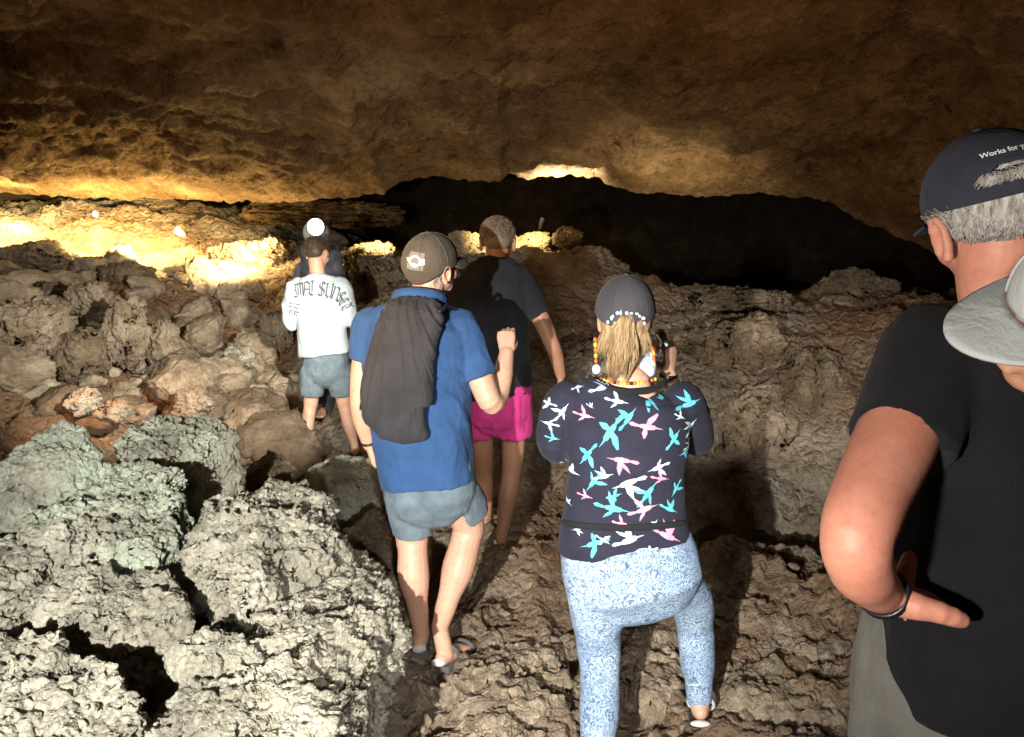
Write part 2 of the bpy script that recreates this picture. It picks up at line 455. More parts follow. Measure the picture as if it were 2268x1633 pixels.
# ------------------------------------------------------------------ cave ceiling (structure)
LIP = [(-900, 400, 11), (-200, 420, 11.2), (0, 430, 11.3), (300, 442, 11.2), (450, 443, 10.8), (600, 452, 10.3), (740, 442, 9.9), (850, 430, 9.7), (885, 404, 9.7), (960, 388, 9.6),
       (1040, 402, 9.6), (1110, 402, 9.5), (1130, 384, 9.5), (1170, 398, 9.5), (1240, 389, 9.5), (1330, 396, 9.4), (1345, 412, 9.4), (1400, 430, 9.3), (1500, 432, 9.2), (1560, 437, 9.1),
       (1620, 437, 9), (1640, 431, 8.9), (1700, 431, 8.8), (1790, 441, 8.5), (1850, 455, 8.2), (1900, 488, 8), (1960, 515, 7.7), (2080, 560, 7.2), (2200, 610, 6.8), (2700, 760, 6.0), (3300, 800, 5.4)]
lp = np.array([list(P(*l)) for l in LIP]); lk = np.array([l[0] for l in LIP], float)
NC, NR = 620, 400
cols = np.linspace(-900, 3300, NC)
L3 = np.stack([np.interp(cols, lk, lp[:, k]) for k in range(3)], -1)
front = np.linspace(0, 1, NR - 40) ** 1.35
back = np.linspace(1, 0, 40, endpoint=False)
rows = []
for b in back:                                   # the far side of the lip curls up into the dark
    q = L3.copy(); q[:, 1] += 2.6 * b ** 1.2; q[:, 2] += 1.5 * b ** .55; q[:, 0] *= 1 + .18 * b
    rows.append(q)
near_y = -2.0
for s in front:
    q = L3.copy()
    q[:, 1] = L3[:, 1] + (near_y - L3[:, 1]) * s
    q[:, 0] = L3[:, 0] * (1 - .25 * s)
    top = 3.75 - .10 * (q[:, 0] - 0) ** 2 * .15
    q[:, 2] = L3[:, 2] + (top - L3[:, 2]) * (1 - (1 - s) ** 2.0)
    rows.append(q)
C = np.stack(rows, 0); pc = C.reshape(-1, 3)
away = np.concatenate([np.full(40, .6), np.clip(front * 14, .12, 1)])[:, None].repeat(NC, 1).ravel()
dzc = .20 * fbm(pc * np.array([.7, .9, .9]), 5, .5, 31) + .12 * (fbm(pc * np.array([1.5, 2.6, 2.0]), 4, .5, 37, True) - .3) + .05 * fbm(pc * 5, 3, .5, 43)
pc = pc.copy(); pc[:, 2] += dzc * away
pc[:, 1] += .12 * fbm(pc * 3.1, 3, .5, 47) * away
ceil = link('cave_ceiling', grid_mesh(pc.reshape(NR, NC, 3)), M['ceiling']); tag(ceil, kind='structure')

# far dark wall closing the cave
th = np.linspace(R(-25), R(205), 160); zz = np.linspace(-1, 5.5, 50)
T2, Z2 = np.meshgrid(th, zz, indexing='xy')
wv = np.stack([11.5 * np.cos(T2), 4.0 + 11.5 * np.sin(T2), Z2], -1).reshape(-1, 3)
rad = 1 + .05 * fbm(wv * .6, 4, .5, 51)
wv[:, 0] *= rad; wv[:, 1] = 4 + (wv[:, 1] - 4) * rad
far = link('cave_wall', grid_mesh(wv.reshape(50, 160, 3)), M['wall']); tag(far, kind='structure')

# ------------------------------------------------------------------ boulders
ICO = {}
def ico(level):
    if level not in ICO:
        bm = bmesh.new(); bmesh.ops.create_icosphere(bm, subdivisions=level, radius=1)
        me = bpy.data.meshes.new('ico'); bm.to_mesh(me); bm.free(); ICO[level] = me
    me = ICO[level].copy(); return me, get_co(me)

def rock_shape(n, seed, cuts=9, block=.75, rough=.16):
    """unit rock from sphere directions: blocky, with broken faces and noise"""
    r_ = np.random.default_rng(seed)
    p = np.sign(n) * np.abs(n) ** block
    for _ in range(cuts):
        k = r_.normal(size=3); k /= np.linalg.norm(k); off = r_.uniform(.62, .92)
        d = p @ k - off
        p = p - np.clip(d, 0, None)[:, None] * k * .85
    p = p * (1 + rough * fbm(p * 1.6 + seed, 4, .55, seed % 50) + rough * .5 * (fbm(p * 4.5 + seed, 3, .5, seed % 47 + 3, True) - .3))[:, None]
    return p

GR_BACK, GR_FRONT = 'boulders on the left cave slope', 'pitted rocks in the left foreground'
def boulder(name, label, x0, x1, y0, y1, Y, mat, seed, depth=.9, level=6, group=None, tilt=(0, 0, 0), rough=.25, sink=.0):
    a, b = P(x0, (y0 + y1) / 2, Y), P(x1, (y0 + y1) / 2, Y)
    t, u = P((x0 + x1) / 2, y0, Y), P((x0 + x1) / 2, y1, Y)
    rx, rz = (b.x - a.x) / 2, (t.z - u.z) / 2
    c = Vector(((a.x + b.x) / 2, Y + rx * depth * .5, (t.z + u.z) / 2 - sink))
    me, n = ico(level)
    p = rock_shape(n, seed, rough=rough)
    p = p / np.abs(p).max(0)
    p = p * np.array([rx, rx * depth, rz + sink])
    Rm = np.array(Euler(tilt).to_matrix())
    set_co(me, p @ Rm.T)
    o = link(name, me, mat); o.location = c
    tag(o, label, 'boulder' if name == 'boulder' else 'rock', group)
    return o

def slab(label, outline, ztop, mat, seed, thick=.35, level=7, slope=None, name='boulder', dome=.45, group=GR_FRONT, rough=.17):
    """a rock whose plan is given by the outline of its top; ztop may vary with the point"""
    w_ = [onz(px, row, (zt if zt is not None else ztop)) for px, row, *zz_ in outline for zt in [zz_[0] if zz_ else None]]
    xy = np.array([(v.x, v.y) for v in w_]); zt = np.array([v.z for v in w_])
    c = xy.mean(0)
    ang = np.arctan2(xy[:, 1] - c[1], xy[:, 0] - c[0]); rad_ = np.hypot(*(xy - c).T)
    o_ = np.argsort(ang); ang, rad_, zt = ang[o_], rad_[o_], zt[o_]
    ang = np.r_[ang[-1] - 2 * math.pi, ang, ang[0] + 2 * math.pi]; rad_ = np.r_[rad_[-1], rad_, rad_[0]]; zt = np.r_[zt[-1], zt, zt[0]]
    me, n = ico(level)
    a = np.arctan2(n[:, 1], n[:, 0]); h = np.hypot(n[:, 0], n[:, 1])
    rr = np.interp(a, ang, rad_) * .945; ze = np.interp(a, ang, zt)
    up = n[:, 2] > 0
    hh = np.where(up, h ** .62, h ** .55)
    z = np.where(up, np.abs(n[:, 2]) ** dome * .10, -np.abs(n[:, 2]) ** .6 * thick)
    zc = float(np.mean(zt))
    p = np.stack([c[0] + rr * hh * np.cos(a), c[1] + rr * hh * np.sin(a), zc + (ze - zc) * np.clip(h, 0, 1) - .085 + z], -1)
    d1 = fbm(p * 2.6 + seed, 4, .55, seed % 40); d2 = fbm(p * 7 + seed, 4, .55, seed % 37 + 5, True) - .3
    d3 = np.round(fbm(p * 3.3 - seed, 2, .4, seed % 31) * 4) / 4
    amt = rough * min(1.0, float(np.mean(rad_)) * 1.8)
    d4 = fbm(p * 15 + seed, 3, .6, seed % 29, True) - .3
    p += n * (amt * (.55 * d1 + .42 * d2 + .45 * d3 + .16 * d4))[:, None]
    ctr = np.array([c[0], c[1], zc - thick])
    set_co(me, p - ctr)
    o = link(name, me, mat); o.location = ctr
    return tag(o, label, 'rock', group)

slab('large pale layered slab in the foreground whose ragged right edge ends beside the path', [(640, 1235, .46), (760, 1175, .45), (868, 1285, .38), (858, 1345, .36), (822, 1420, .36), (832, 1510, .36), (805, 1700, .34), (560, 1760, .34), (470, 1600, .36), (480, 1480, .40), (560, 1350, .45)], .4, M['rock_slab'], 11, .45, 8)
slab('bright knobby cream boulder with a lobed top behind the big layered slab', [(430, 1170, .60), (520, 1085, .66), (600, 1045, .70), (690, 1060, .68), (760, 1130, .62), (758, 1180, .56), (640, 1255, .52), (540, 1330, .50), (430, 1270, .52)], .6, M['rock_pale'], 23, .5, 8)
slab('greenish pitted boulder in the middle of the left foreground mass', [(90, 1110, .62), (200, 1010, .76), (330, 1010, .78), (410, 1065, .72), (408, 1125, .66), (320, 1220, .58), (180, 1215, .56)], .68, M['rock_green'], 31, .5, 8)
slab('pale green ledge with a pointed right tip at the back of the foreground rocks', [(245, 985, .78), (320, 935, .84), (430, 908, .86), (545, 948, .80), (490, 985, .74), (400, 1012, .72), (290, 1022, .74)], .8, M['rock_green'], 41, .35, 8)
slab('pale peaked boulder with a green patch at the left edge behind the pitted boulder', [(-40, 1020, .78), (60, 950, .90), (150, 905, .98), (232, 965, .86), (205, 1030, .76), (80, 1080, .70), (-30, 1080, .70)], .84, M['rock_green'], 53, .5, 7, dome=.7)
slab('grey pitted boulder cut off by the left picture edge', [(-160, 1190, .58), (0, 1180, .56), (90, 1270, .50), (80, 1340, .46), (0, 1380, .44), (-170, 1370, .44)], .52, M['rock_pale'], 61, .45, 7)
slab('mottled dark cream boulder at the bottom left corner with deep black pits', [(-160, 1420, .44), (0, 1395, .48), (150, 1425, .50), (255, 1465, .50), (325, 1560, .44), (270, 1690, .38), (-40, 1760, .36)], .46, M['rock_pale'], 71, .5, 8)
slab('low rounded rock at the bottom edge between the corner boulder and the layered slab', [(320, 1590, .34), (440, 1490, .40), (530, 1550, .38), (500, 1660, .34), (330, 1700, .32)], .36, M['rock_pale'], 83, .35, 7)
slab('small flat pale rock alone in the dark hollow of the foreground', [(365, 1435, .42), (420, 1392, .46), (560, 1405, .46), (610, 1428, .44), (500, 1475, .40), (400, 1478, .40)], .43, M['rock_pale'], 97, .25, 7)
slab('yellowish arched rock with dark holes left of the cream boulder', [(60, 1290, .50), (150, 1235, .56), (260, 1240, .58), (420, 1310, .52), (440, 1370, .46), (330, 1400, .42), (120, 1370, .44)], .5, M['rock_pale'], 101, .4, 8)
slab('small dark rock wedged behind the cream boulder', [(545, 1035, .36), (590, 990, .48), (640, 1010, .44), (650, 1050, .36)], .42, M['rock_brown'], 113, .3, 6)
slab('rounded greenish rock by the left hip of the man in blue', [(680, 1035, .30), (735, 1003, .38), (800, 1005, .38), (850, 1030, .34), (840, 1075, .26), (730, 1070, .26)], .33, M['rock_green'], 127, .35, 7)
slab('brown sloping rock beside the left calf of the man in blue', [(770, 1160, .24), (830, 1120, .30), (880, 1160, .26), (885, 1250, .18), (830, 1260, .16), (780, 1215, .2)], .22, M['rock_tan'], 131, .35, 7)
slab('broad low ledge at the rim of the black hollow right of the woman', [(1540, 1240, .02), (1620, 1205, .06), (1720, 1222, .05), (1800, 1265, .02), (1700, 1330, -.02), (1570, 1320, -.02)], .03, M['rock_brown'], 137, .25, 7, group=None)
slab('dark ledge under the walker in pink shorts, beside the black gap', [(1130, 1225, .0), (1240, 1195, .05), (1260, 1260, .0), (1180, 1330, -.05), (1100, 1300, -.05)], .0, M['rock_tan'], 139, .25, 6, group=None)

for lab, ol, z_, m_, sd in [
    ('broken ledge of grey rock on the floor between the blue shirt and the leggings', [(1010, 1480), (1120, 1400), (1250, 1420), (1290, 1530), (1180, 1600), (1040, 1580)], .05, 'rock_tan', 151),
    ('flat pitted slab on the floor at the bottom edge left of the leggings', [(900, 1620), (1020, 1580), (1180, 1610), (1240, 1740), (1000, 1800), (880, 1740)], .05, 'rock_tan', 153),
    ('rough ledge of rock on the floor between the spread legs of the leggings', [(1390, 1420), (1450, 1380), (1500, 1400), (1510, 1500), (1440, 1560), (1390, 1520)], .04, 'rock_tan', 157),
    ('jagged ledge on the floor right of the bare heel in the sandal', [(1620, 1440), (1740, 1370), (1880, 1400), (1900, 1520), (1760, 1600), (1630, 1560)], .08, 'rock_tan', 163),
    ('low grey rock at the bottom edge beside the grey trousers', [(1620, 1660), (1740, 1610), (1880, 1630), (1900, 1760), (1720, 1800)], .08, 'rock_tan', 167)]:
    slab(lab, ol, z_, M[m_], sd, .22, 7, name='boulder', group=None)

# boulders further back on the left
T_, G_, B_ = M['rock_tan'], M['rock_green'], M['rock_brown']
for lab, x0, x1, y0, y1, Y, m, sd, lv in [
    ('big rounded tan boulder at the left edge above the red floor', -120, 128, 635, 830, 6.3, T_, 201, 7),
    ('tall pale grey-green boulder shaped like a stump right of the big round one', 205, 325, 655, 830, 6.9, T_, 211, 7),
    ('pale knobbly boulder leaning against the top of the stump-shaped one', 120, 245, 618, 720, 7.4, T_, 223, 6),
    ('small pale block standing right of the stump-shaped boulder', 325, 398, 700, 790, 7.3, T_, 227, 6),
    ('low dark boulder in the shadow between the round and stump-shaped boulders', 100, 230, 720, 860, 6.7, B_, 229, 6),
    ('long dark shoulder of rock under the lamp-lit wall at the far left', -150, 235, 515, 660, 9.3, B_, 233, 7),
    ('dark rock cap on the pale slope under the left ledge', 205, 330, 575, 650, 8.9, B_, 239, 6),
    ('broad pale slope boulder below the yellow lamp light', 300, 560, 568, 720, 9.5, T_, 241, 7),
    ('yellow-lit bumpy boulder right of the ledge lamp', 440, 640, 530, 640, 10.2, T_, 251, 7),
    ('dark round stone on top of the yellow-lit bumpy boulder', 530, 640, 520, 575, 10.0, B_, 257, 6),
    ('round light stone resting on the rubble between left boulders and white shirt', 487, 562, 768, 828, 7.3, M['rock_pale'], 263, 6),
    ('upright split block left of the man in the white shirt', 568, 650, 685, 780, 7.6, T_, 269, 6),
    ('pale wedge lying on the red floor in front of the rubble', 135, 222, 858, 930, 6.0, M['rock_pale'], 271, 6),
    ('light angular block at the front of the rubble above the green ledge', 368, 475, 858, 940, 6.2, T_, 277, 6),
    ('brown triangular stone above the green ledge tip', 205, 300, 890, 945, 5.7, T_, 281, 6),
    ('large brown boulder behind the shoulder of the man in blue', 735, 930, 545, 720, 8.2, B_, 283, 7),
    ('lamp-lit yellow rock between the white shirt and the olive cap', 730, 880, 530, 610, 9.4, T_, 293, 7),
    ('small lamp-lit rock left of the sandy-haired head', 975, 1065, 503, 570, 9.9, T_, 307, 6),
    ('lamp-lit yellow rock right of the sandy-haired head', 1135, 1222, 508, 570, 9.9, T_, 311, 6),
    ('rightmost lamp-lit yellow rock at the edge of the black cavern', 1222, 1293, 500, 550, 9.8, T_, 313, 6),
    ('dark brown block below the rightmost lamp-lit rock', 1180, 1420, 540, 680, 9.0, B_, 317, 7),
    ('hanging brown ledge of rock under the roof above the yellow boulder', 450, 900, 440, 505, 11.6, M['ceiling'], 331, 7),
    ('square block of rock set in the roof beside the navy cap', 1975, 2070, 408, 470, 7.6, M['ceiling'], 337, 6),
    ('faint pale streak of rock in the dark under the right end of the roof', 1830, 2010, 585, 700, 8.2, B_, 379, 6),
    ('broad lit boulder halfway up the right bank beside the raised hand', 1500, 1760, 690, 860, 6.3, B_, 351, 7),
    ('leaning slab of rock low on the right bank above the black hollow', 1600, 1800, 850, 1050, 5.6, T_, 353, 7),
    ('rough boulder on the right bank left of the elbow of the man in black', 1740, 1900, 740, 960, 5.9, B_, 359, 7),
    ('flat topped boulder at the crest of the right bank', 1520, 1800, 630, 720, 7.3, B_, 367, 7),
    ('small pale rock at the foot of the right bank by the black hollow', 1585, 1680, 955, 1060, 5.35, T_, 373, 6),
    ('long brown boulder on the slope behind the walker in pink shorts', 1200, 1420, 740, 900, 6.6, B_, 347, 7),
]:
    boulder('boulder', lab, x0, x1, y0, y1, Y, m, sd, level=lv, group=GR_BACK if x1 < 660 else None)

# loose rubble stones on the left slope and some on the floor
tpl = []
for k in range(6):
    me, n = ico(5); p = rock_shape(n, 400 + k, cuts=18, rough=.20); set_co(me, p / np.abs(p).max())
    me.materials.append([M['stone'], M['stone_pale'], M['stone'], M['stone_dark'], M['stone'], M['stone']][k]); me.polygons.foreach_set('use_smooth', np.ones(len(me.polygons), bool))
    tpl.append(me)
def loose(px, row, Y, size, lab, grp):
    q = P(px, row, Y); o = bpy.data.objects.new('stone', tpl[3 if size < .04 else random.randrange(6)])
    o.location = (q.x, q.y, gz(q.x, q.y) + size * .35)
    o.scale = (size * random.uniform(.8, 1.3), size * random.uniform(.8, 1.2), size * random.uniform(.55, .95))
    o.rotation_euler = (random.uniform(-.4, .4), random.uniform(-.4, .4), random.uniform(0, 6.28))
    COL.objects.link(o); tag(o, lab, 'stone', grp)
for k in range(190):
    big = k < 75
    px = random.uniform(-20, 665) if big else random.uniform(120, 665); f_ = random.random()
    row = 905 - 300 * f_ if big else 905 - 140 * f_
    Y_ = 6.2 + (3.4 * f_ if big else 1.6 * f_) + random.uniform(-.2, .2)
    sz = random.choice([.14, .17, .20, .25, .32]) * random.uniform(.8, 1.15) if big else random.choice([.05, .06, .08, .1, .13]) * random.uniform(.8, 1.2)
    wh = ('near the left picture edge', 'near the big rounded tan boulder', 'beside the pale wedge', 'near the stump-shaped boulder', 'below the small pale block', 'near the round light stone', 'near the upright split block')[min(6, max(0, int((px + 20) / 98)))]
    rw = ('at the foot of the slope', 'low on the slope', 'halfway up the slope', 'high on the slope', 'under the lamp-lit ledge')[min(4, int((905 - row) / 60))]
    tn = ('squat', 'upright', 'tilted', 'angular')[k % 4]
    loose(px, row, Y_, sz, tn + ' ' + ('tiny', 'small', 'fist-sized', 'head-sized', 'knee-high', 'large')[int(np.searchsorted([.06, .08, .13, .19, .25], sz))] + ' stone ' + wh + ', ' + rw,
          'loose rubble stones on the left slope')
for k in range(34):
    px = random.uniform(880, 1900); Y = random.uniform(2.3, 4.3)
    q = P(px, 1400, Y)
    if -.75 < q.x < .7 and (abs(q.x + .3) < .25 and abs(Y - 3.25) < .35): continue
    loose(px, 1400, Y, random.uniform(.012, .035), 'small brown stone lying on the cave path', 'small stones on the path')

# ------------------------------------------------------------------ flood lamps on the left ledge (fixtures)
def disc_verts(c, nrm, r, n=20):
    nrm = Vector(nrm).normalized(); a = nrm.orthogonal().normalized(); b = nrm.cross(a)
    return [c + a * r * math.cos(2 * math.pi * k / n) + b * r * math.sin(2 * math.pi * k / n) for k in range(n)]

def cone_mesh(rings, cap0=True, cap1=True):
    """rings: lists of equal length of Vectors"""
    n = len(rings[0]); V_ = [v for r_ in rings for v in r_]; F_ = []
    for i in range(len(rings) - 1):
        for k in range(n):
            F_.append((i * n + k, i * n + (k + 1) % n, (i + 1) * n + (k + 1) % n, (i + 1) * n + k))
    if cap0: F_.append(tuple(range(n - 1, -1, -1)))
    if cap1: F_.append(tuple(range((len(rings) - 1) * n, len(rings) * n)))
    return from_arrays(V_, F_)

def flood(px, row, Y, aim, lab, r=.09, lit=True):
    c = P(px, row, Y); d = (Vector(aim) - c).normalized()
    e = empty('flood_lamp', c - Vector((0, 0, .16)), lab, 'lamp', 'flood lamps of the cave')
    link('housing', cone_mesh([disc_verts(c - d * .10, d, r * .55), disc_verts(c - d * .05, d, r * .95), disc_verts(c + d * .03, d, r * 1.05), disc_verts(c + d * .03, d, r * .92)], True, False), M['metal'], e, False)
    link('lens', cone_mesh([disc_verts(c + d * .012, d, r * .9), disc_verts(c + d * .022, d, r * .6)], False, True), M['lens'] if lit else M['pale_rubber'], e)
    link('bracket', cone_mesh([disc_verts(c - Vector((0, -.06, r * 1.6)), (0, 0, 1), r * .2, 8), disc_verts(c - Vector((0, -.05, r * .5)), (0, 0, 1), r * .2, 8)]), M['metal'], e, False)
flood(395, 512, 10.45, P(340, 470, 10.2), 'brightest lit flood lamp on the left ledge under the roof', .045)
flood(210, 474, 10.6, P(260, 500, 9.6), 'lit flood lamp on the far left ledge close to the roof', .032)
flood(1200, 490, 9.2, P(1232, 380, 9.5), 'small pale shape in the black opening, built as an added lamp', .022, False)  # made-up fixture for the roof light, its lens unlit

# ------------------------------------------------------------------ people: building blocks
def tube(pts, radii, side=(1, 0, 0), n=18, e=2.0, round0=True, round1=True):
    """loft of superelliptic rings along pts; radii are r or (across, thick); returns (verts, faces)"""
    pts = [Vector(p) for p in pts]
    rr = [(r_, r_) if not isinstance(r_, (tuple, list)) else tuple(r_) for r_ in radii]
    tang = []
    for i in range(len(pts)):
        a = pts[max(i - 1, 0)]; b = pts[min(i + 1, len(pts) - 1)]; tang.append((b - a).normalized())
    def ext(i, sgn):
        t = tang[i] * sgn; m_ = min(rr[i])
        return [(pts[i] + t * m_ * .45, (rr[i][0] * .86, rr[i][1] * .86)), (pts[i] + t * m_ * .75, (rr[i][0] * .6, rr[i][1] * .6)), (pts[i] + t * m_ * .95, (rr[i][0] * .25, rr[i][1] * .25))]
    st = [(p, r_, t) for p, r_, t in zip(pts, rr, tang)]
    if round0: st = [(p, r_, tang[0]) for p, r_ in reversed(ext(0, -1))] + st
    if round1: st = st + [(p, r_, tang[-1]) for p, r_ in ext(len(pts) - 1, 1)]
    V_, F_ = [], []
    side = Vector(side)
    for p, (ra, rb), t in st:
        a = side - t * side.dot(t)
        if a.length < 1e-3: a = t.orthogonal()
        a.normalize(); b = t.cross(a)
        for k in range(n):
            c, s = math.cos(2 * math.pi * k / n), math.sin(2 * math.pi * k / n)
            V_.append(p + a * ra * math.copysign(abs(c) ** (2 / e), c) + b * rb * math.copysign(abs(s) ** (2 / e), s))
    m = len(st)
    for i in range(m - 1):
        for k in range(n):
            F_.append((i * n + k, i * n + (k + 1) % n, (i + 1) * n + (k + 1) % n, (i + 1) * n + k))
    F_.append(tuple(range(n - 1, -1, -1))); F_.append(tuple(range((m - 1) * n, m * n)))
    return V_, F_

def ell(c, r_, mat=None, n=16):
    """ellipsoid, optionally in the frame mat (4x4)"""
    V_, F_ = [], []
    m = n // 2
    for i in range(1, m):
        a = math.pi * i / m
        for k in range(n):
            b = 2 * math.pi * k / n
            V_.append(Vector((c[0] + r_[0] * math.sin(a) * math.cos(b), c[1] + r_[1] * math.sin(a) * math.sin(b), c[2] + r_[2] * math.cos(a))))
    V_.append(Vector((c[0], c[1], c[2] + r_[2]))); V_.append(Vector((c[0], c[1], c[2] - r_[2])))
    for i in range(m - 2):
        for k in range(n):
            F_.append((i * n + k, (i + 1) * n + k, (i + 1) * n + (k + 1) % n, i * n + (k + 1) % n))
    T0, T1 = len(V_) - 2, len(V_) - 1
    for k in range(n):
        F_.append((T0, k, (k + 1) % n)); F_.append((T1, (m - 2) * n + (k + 1) % n, (m - 2) * n + k))
    if mat is not None: V_ = [mat @ v for v in V_]
    return V_, F_

def join(parts):
    V_, F_ = [], []
    for v, f in parts:
        o = len(V_); V_ += list(v); F_ += [tuple(i + o for i in q) for q in f]
    return from_arrays(V_, F_)

def solid(name, parts, voxel, mat, parent, smooth=3, wrinkle=None):
    """union of the parts as one continuous skin"""
    me = join(parts)
    o = bpy.data.objects.new('tmp', me); COL.objects.link(o)
    r_ = o.modifiers.new('r', 'REMESH'); r_.mode = 'VOXEL'; r_.voxel_size = voxel; r_.adaptivity = 0
    s = o.modifiers.new('s', 'SMOOTH'); s.factor = .5; s.iterations = smooth
    dg = bpy.context.evaluated_depsgraph_get()
    out = bpy.data.meshes.new_from_object(o.evaluated_get(dg))
    bpy.data.objects.remove(o); bpy.data.meshes.remove(me)
    if wrinkle is not None:
        co, no = get_co(out), get_no(out); set_co(out, co + no * wrinkle(co)[:, None])
    return link(name, out, mat, parent)

def folds(amp=.006, sc=(9, 9, 5), seed=0, rot=.5, ridge=.7):
    def f(co):
        c, s = math.cos(rot), math.sin(rot)
        q = np.stack([co[:, 0] * c + co[:, 2] * s, co[:, 1], -co[:, 0] * s + co[:, 2] * c], -1) * np.array(sc)
        w1 = fbm(co * 3, 2, .5, seed + 5)
        q = q + w1[:, None] * .8
        return amp * (ridge * (fbm(q, 3, .5, seed, True) - .2) + (1 - ridge) * fbm(q * .6, 2, .5, seed + 9))
    return f

def frame(c, yaw=0, pitch=0, roll=0):
    return Matrix.Translation(Vector(c)) @ Matrix.Rotation(yaw, 4, 'Z') @ Matrix.Rotation(pitch, 4, 'X') @ Matrix.Rotation(roll, 4, 'Y')

def head_parts(H, s=1.0):
    """H: head frame, +Y forward, +Z up, origin at the middle of the head"""
    S = H @ Matrix.Scale(s, 4)
    pr = [ell((0, -.012, .035), (.076, .098, .085), S, 20), ell((0, .028, -.025), (.064, .070, .085), S, 20), ell((0, .052, -.088), (.040, .036, .028), S),
          ell((0, .080, .022), (.050, .018, .012), S), ell((0, .096, -.062), (.022, .010, .009), S), ell((.038, .055, -.035), (.026, .03, .03), S), ell((-.038, .055, -.035), (.026, .03, .03), S)]
    pr.append(tube([S @ Vector(v) for v in ((0, .090, .012), (0, .105, -.012), (0, .114, -.032))], [.008 * s, .010 * s, .014 * s]))
    for sg in (-1, 1):
        E = S @ frame((sg * .078, -.008, -.012), sg * -.35, -.15, 0)
        hx = [(sg * .006, .012, -.022), (sg * .004, .014, .012), (sg * .010, .004, .032), (sg * .014, -.012, .030), (sg * .014, -.020, .010), (sg * .010, -.014, -.012), (sg * .006, -.002, -.032)]
        pr.append(tube([E @ Vector(v) for v in hx], [.0065 * s, .006 * s, .0065 * s, .007 * s, .007 * s, .0065 * s, .009 * s], n=8))
        pr.append(ell((sg * .001, .0, .0), (.005, .018, .030), E, 10))
    return pr

def eyes(H, parent, s=1.0):
    S = H @ Matrix.Scale(s, 4)
    for sg in (-1, 1):
        link('eye', join([ell((sg * .031, .082, .006), (.012, .011, .009), S, 12)]), M['white_print'], parent)

def hand_parts(wrist, d, nrm, s=1.0, curl=(.3, .4, .5, .6), thumb=(.5, .35), left=False, spread=.1):
    """wrist point, direction to the knuckles, normal of the back of the hand"""
    wrist, d, nrm = Vector(wrist), Vector(d).normalized(), Vector(nrm)
    nrm = (nrm - d * nrm.dot(d)).normalized()
    x = d.cross(nrm) * (-1 if left else 1)               # towards the thumb
    pr = [tube([wrist - d * .01, wrist + d * .03 * s, wrist + d * .065 * s, wrist + d * .09 * s], [(.027 * s, .019 * s), (.036 * s, .018 * s), (.042 * s, .016 * s), (.041 * s, .013 * s)], side=x, n=14, e=2.4)]
    L = (.040, .045, .042, .034)
    for k in range(4):
        off = (.030 - .020 * k)
        p = wrist + d * (.088 - .004 * abs(k - 1.2)) * s + x * off * s
        dirv = (d + x * spread * (1 - k * .66)).normalized(); pts = [p - dirv * .02, p]; rad = [.0105 * s, .0102 * s]
        ax = dirv.cross(nrm).normalized()
        c = curl[k]
        for j, ln in enumerate((L[k], L[k] * .62, L[k] * .5)):
            dirv = (Matrix.Rotation(-c * (1.0, 1.15, .7)[j], 3, ax) @ dirv).normalized()
            p = p + dirv * ln * s; pts.append(p); rad.append((.0092, .0084, .0070)[j] * s)
        pr.append(tube(pts, rad, side=x, n=10))
    if thumb is None: return pr
    p = wrist + d * .018 * s + x * .024 * s
    td = (d * .75 + x * (.75 + thumb[1]) - nrm * thumb[0]).normalized(); pts = [p, p + td * .038 * s]
    td2 = (td + d * .45 - nrm * thumb[0] * .6 - x * .3).normalized(); pts.append(pts[-1] + td2 * .032 * s)
    td3 = (td2 + d * .2 - x * .25).normalized(); pts.append(pts[-1] + td3 * .024 * s)
    pr.append(tube(pts, [.015 * s, .0115 * s, .0105 * s, .0080 * s], n=10))
    return pr

def foot_parts(ankle, heel, toe, s=1.0):
    ankle, heel, toe = Vector(ankle), Vector(heel), Vector(toe)
    mid = heel.lerp(toe, .45) + Vector((0, 0, .022)); ball = heel.lerp(toe, .75) + Vector((0, 0, .004))
    sd = (toe - heel).cross(Vector((0, 0, 1))).normalized()
    return [tube([heel + Vector((0, 0, .03)), mid, ball, toe], [(.030 * s, .030 * s), (.036 * s, .032 * s), (.046 * s, .021 * s), (.040 * s, .014 * s)], side=sd, n=14),
            tube([ankle, heel.lerp(toe, .12) + Vector((0, 0, .035))], [.035 * s, .036 * s])]

def ring_tube(c, axis, r0, r1, thick, n=28):
    """a band round an axis: elliptical torus"""
    axis = Vector(axis).normalized(); a = Vector((1, 0, 0)) - axis * axis.x
    if a.length < .2: a = axis.orthogonal()
    a.normalize(); b = axis.cross(a)
    V_, F_ = [], []; m = 8
    for k in range(n):
        t = 2 * math.pi * k / n; o = a * math.cos(t) * r0 + b * math.sin(t) * r1; rd = o.normalized()
        for j in range(m):
            q = 2 * math.pi * j / m
            V_.append(Vector(c) + o + rd * thick * math.cos(q) + axis * thick * 1.6 * math.sin(q))
    for k in range(n):
        for j in range(m):
            F_.append((k * m + j, ((k + 1) % n) * m + j, ((k + 1) % n) * m + (j + 1) % m, k * m + (j + 1) % m))
    return V_, F_

def sole_mesh(heel, toe, w_=.047, h=.022, down=.012):
    heel, toe = Vector(heel), Vector(toe); d = (toe - heel); L = d.length; d.normalize()
    sd = d.cross(Vector((0, 0, 1))).normalized(); up = sd.cross(d)
    prof = [(-.02, .45), (.0, .75), (.25, .86), (.5, .84), (.72, 1.05), (.9, .92), (1.0, .62), (1.06, .25)]
    lo = [heel + d * L * t + sd * w_ * k for t, k in prof] + [heel + d * L * t - sd * w_ * k for t, k in reversed(prof)]
    return cone_mesh([[v - up * (h + down) for v in lo], [v - up * down for v in lo]])

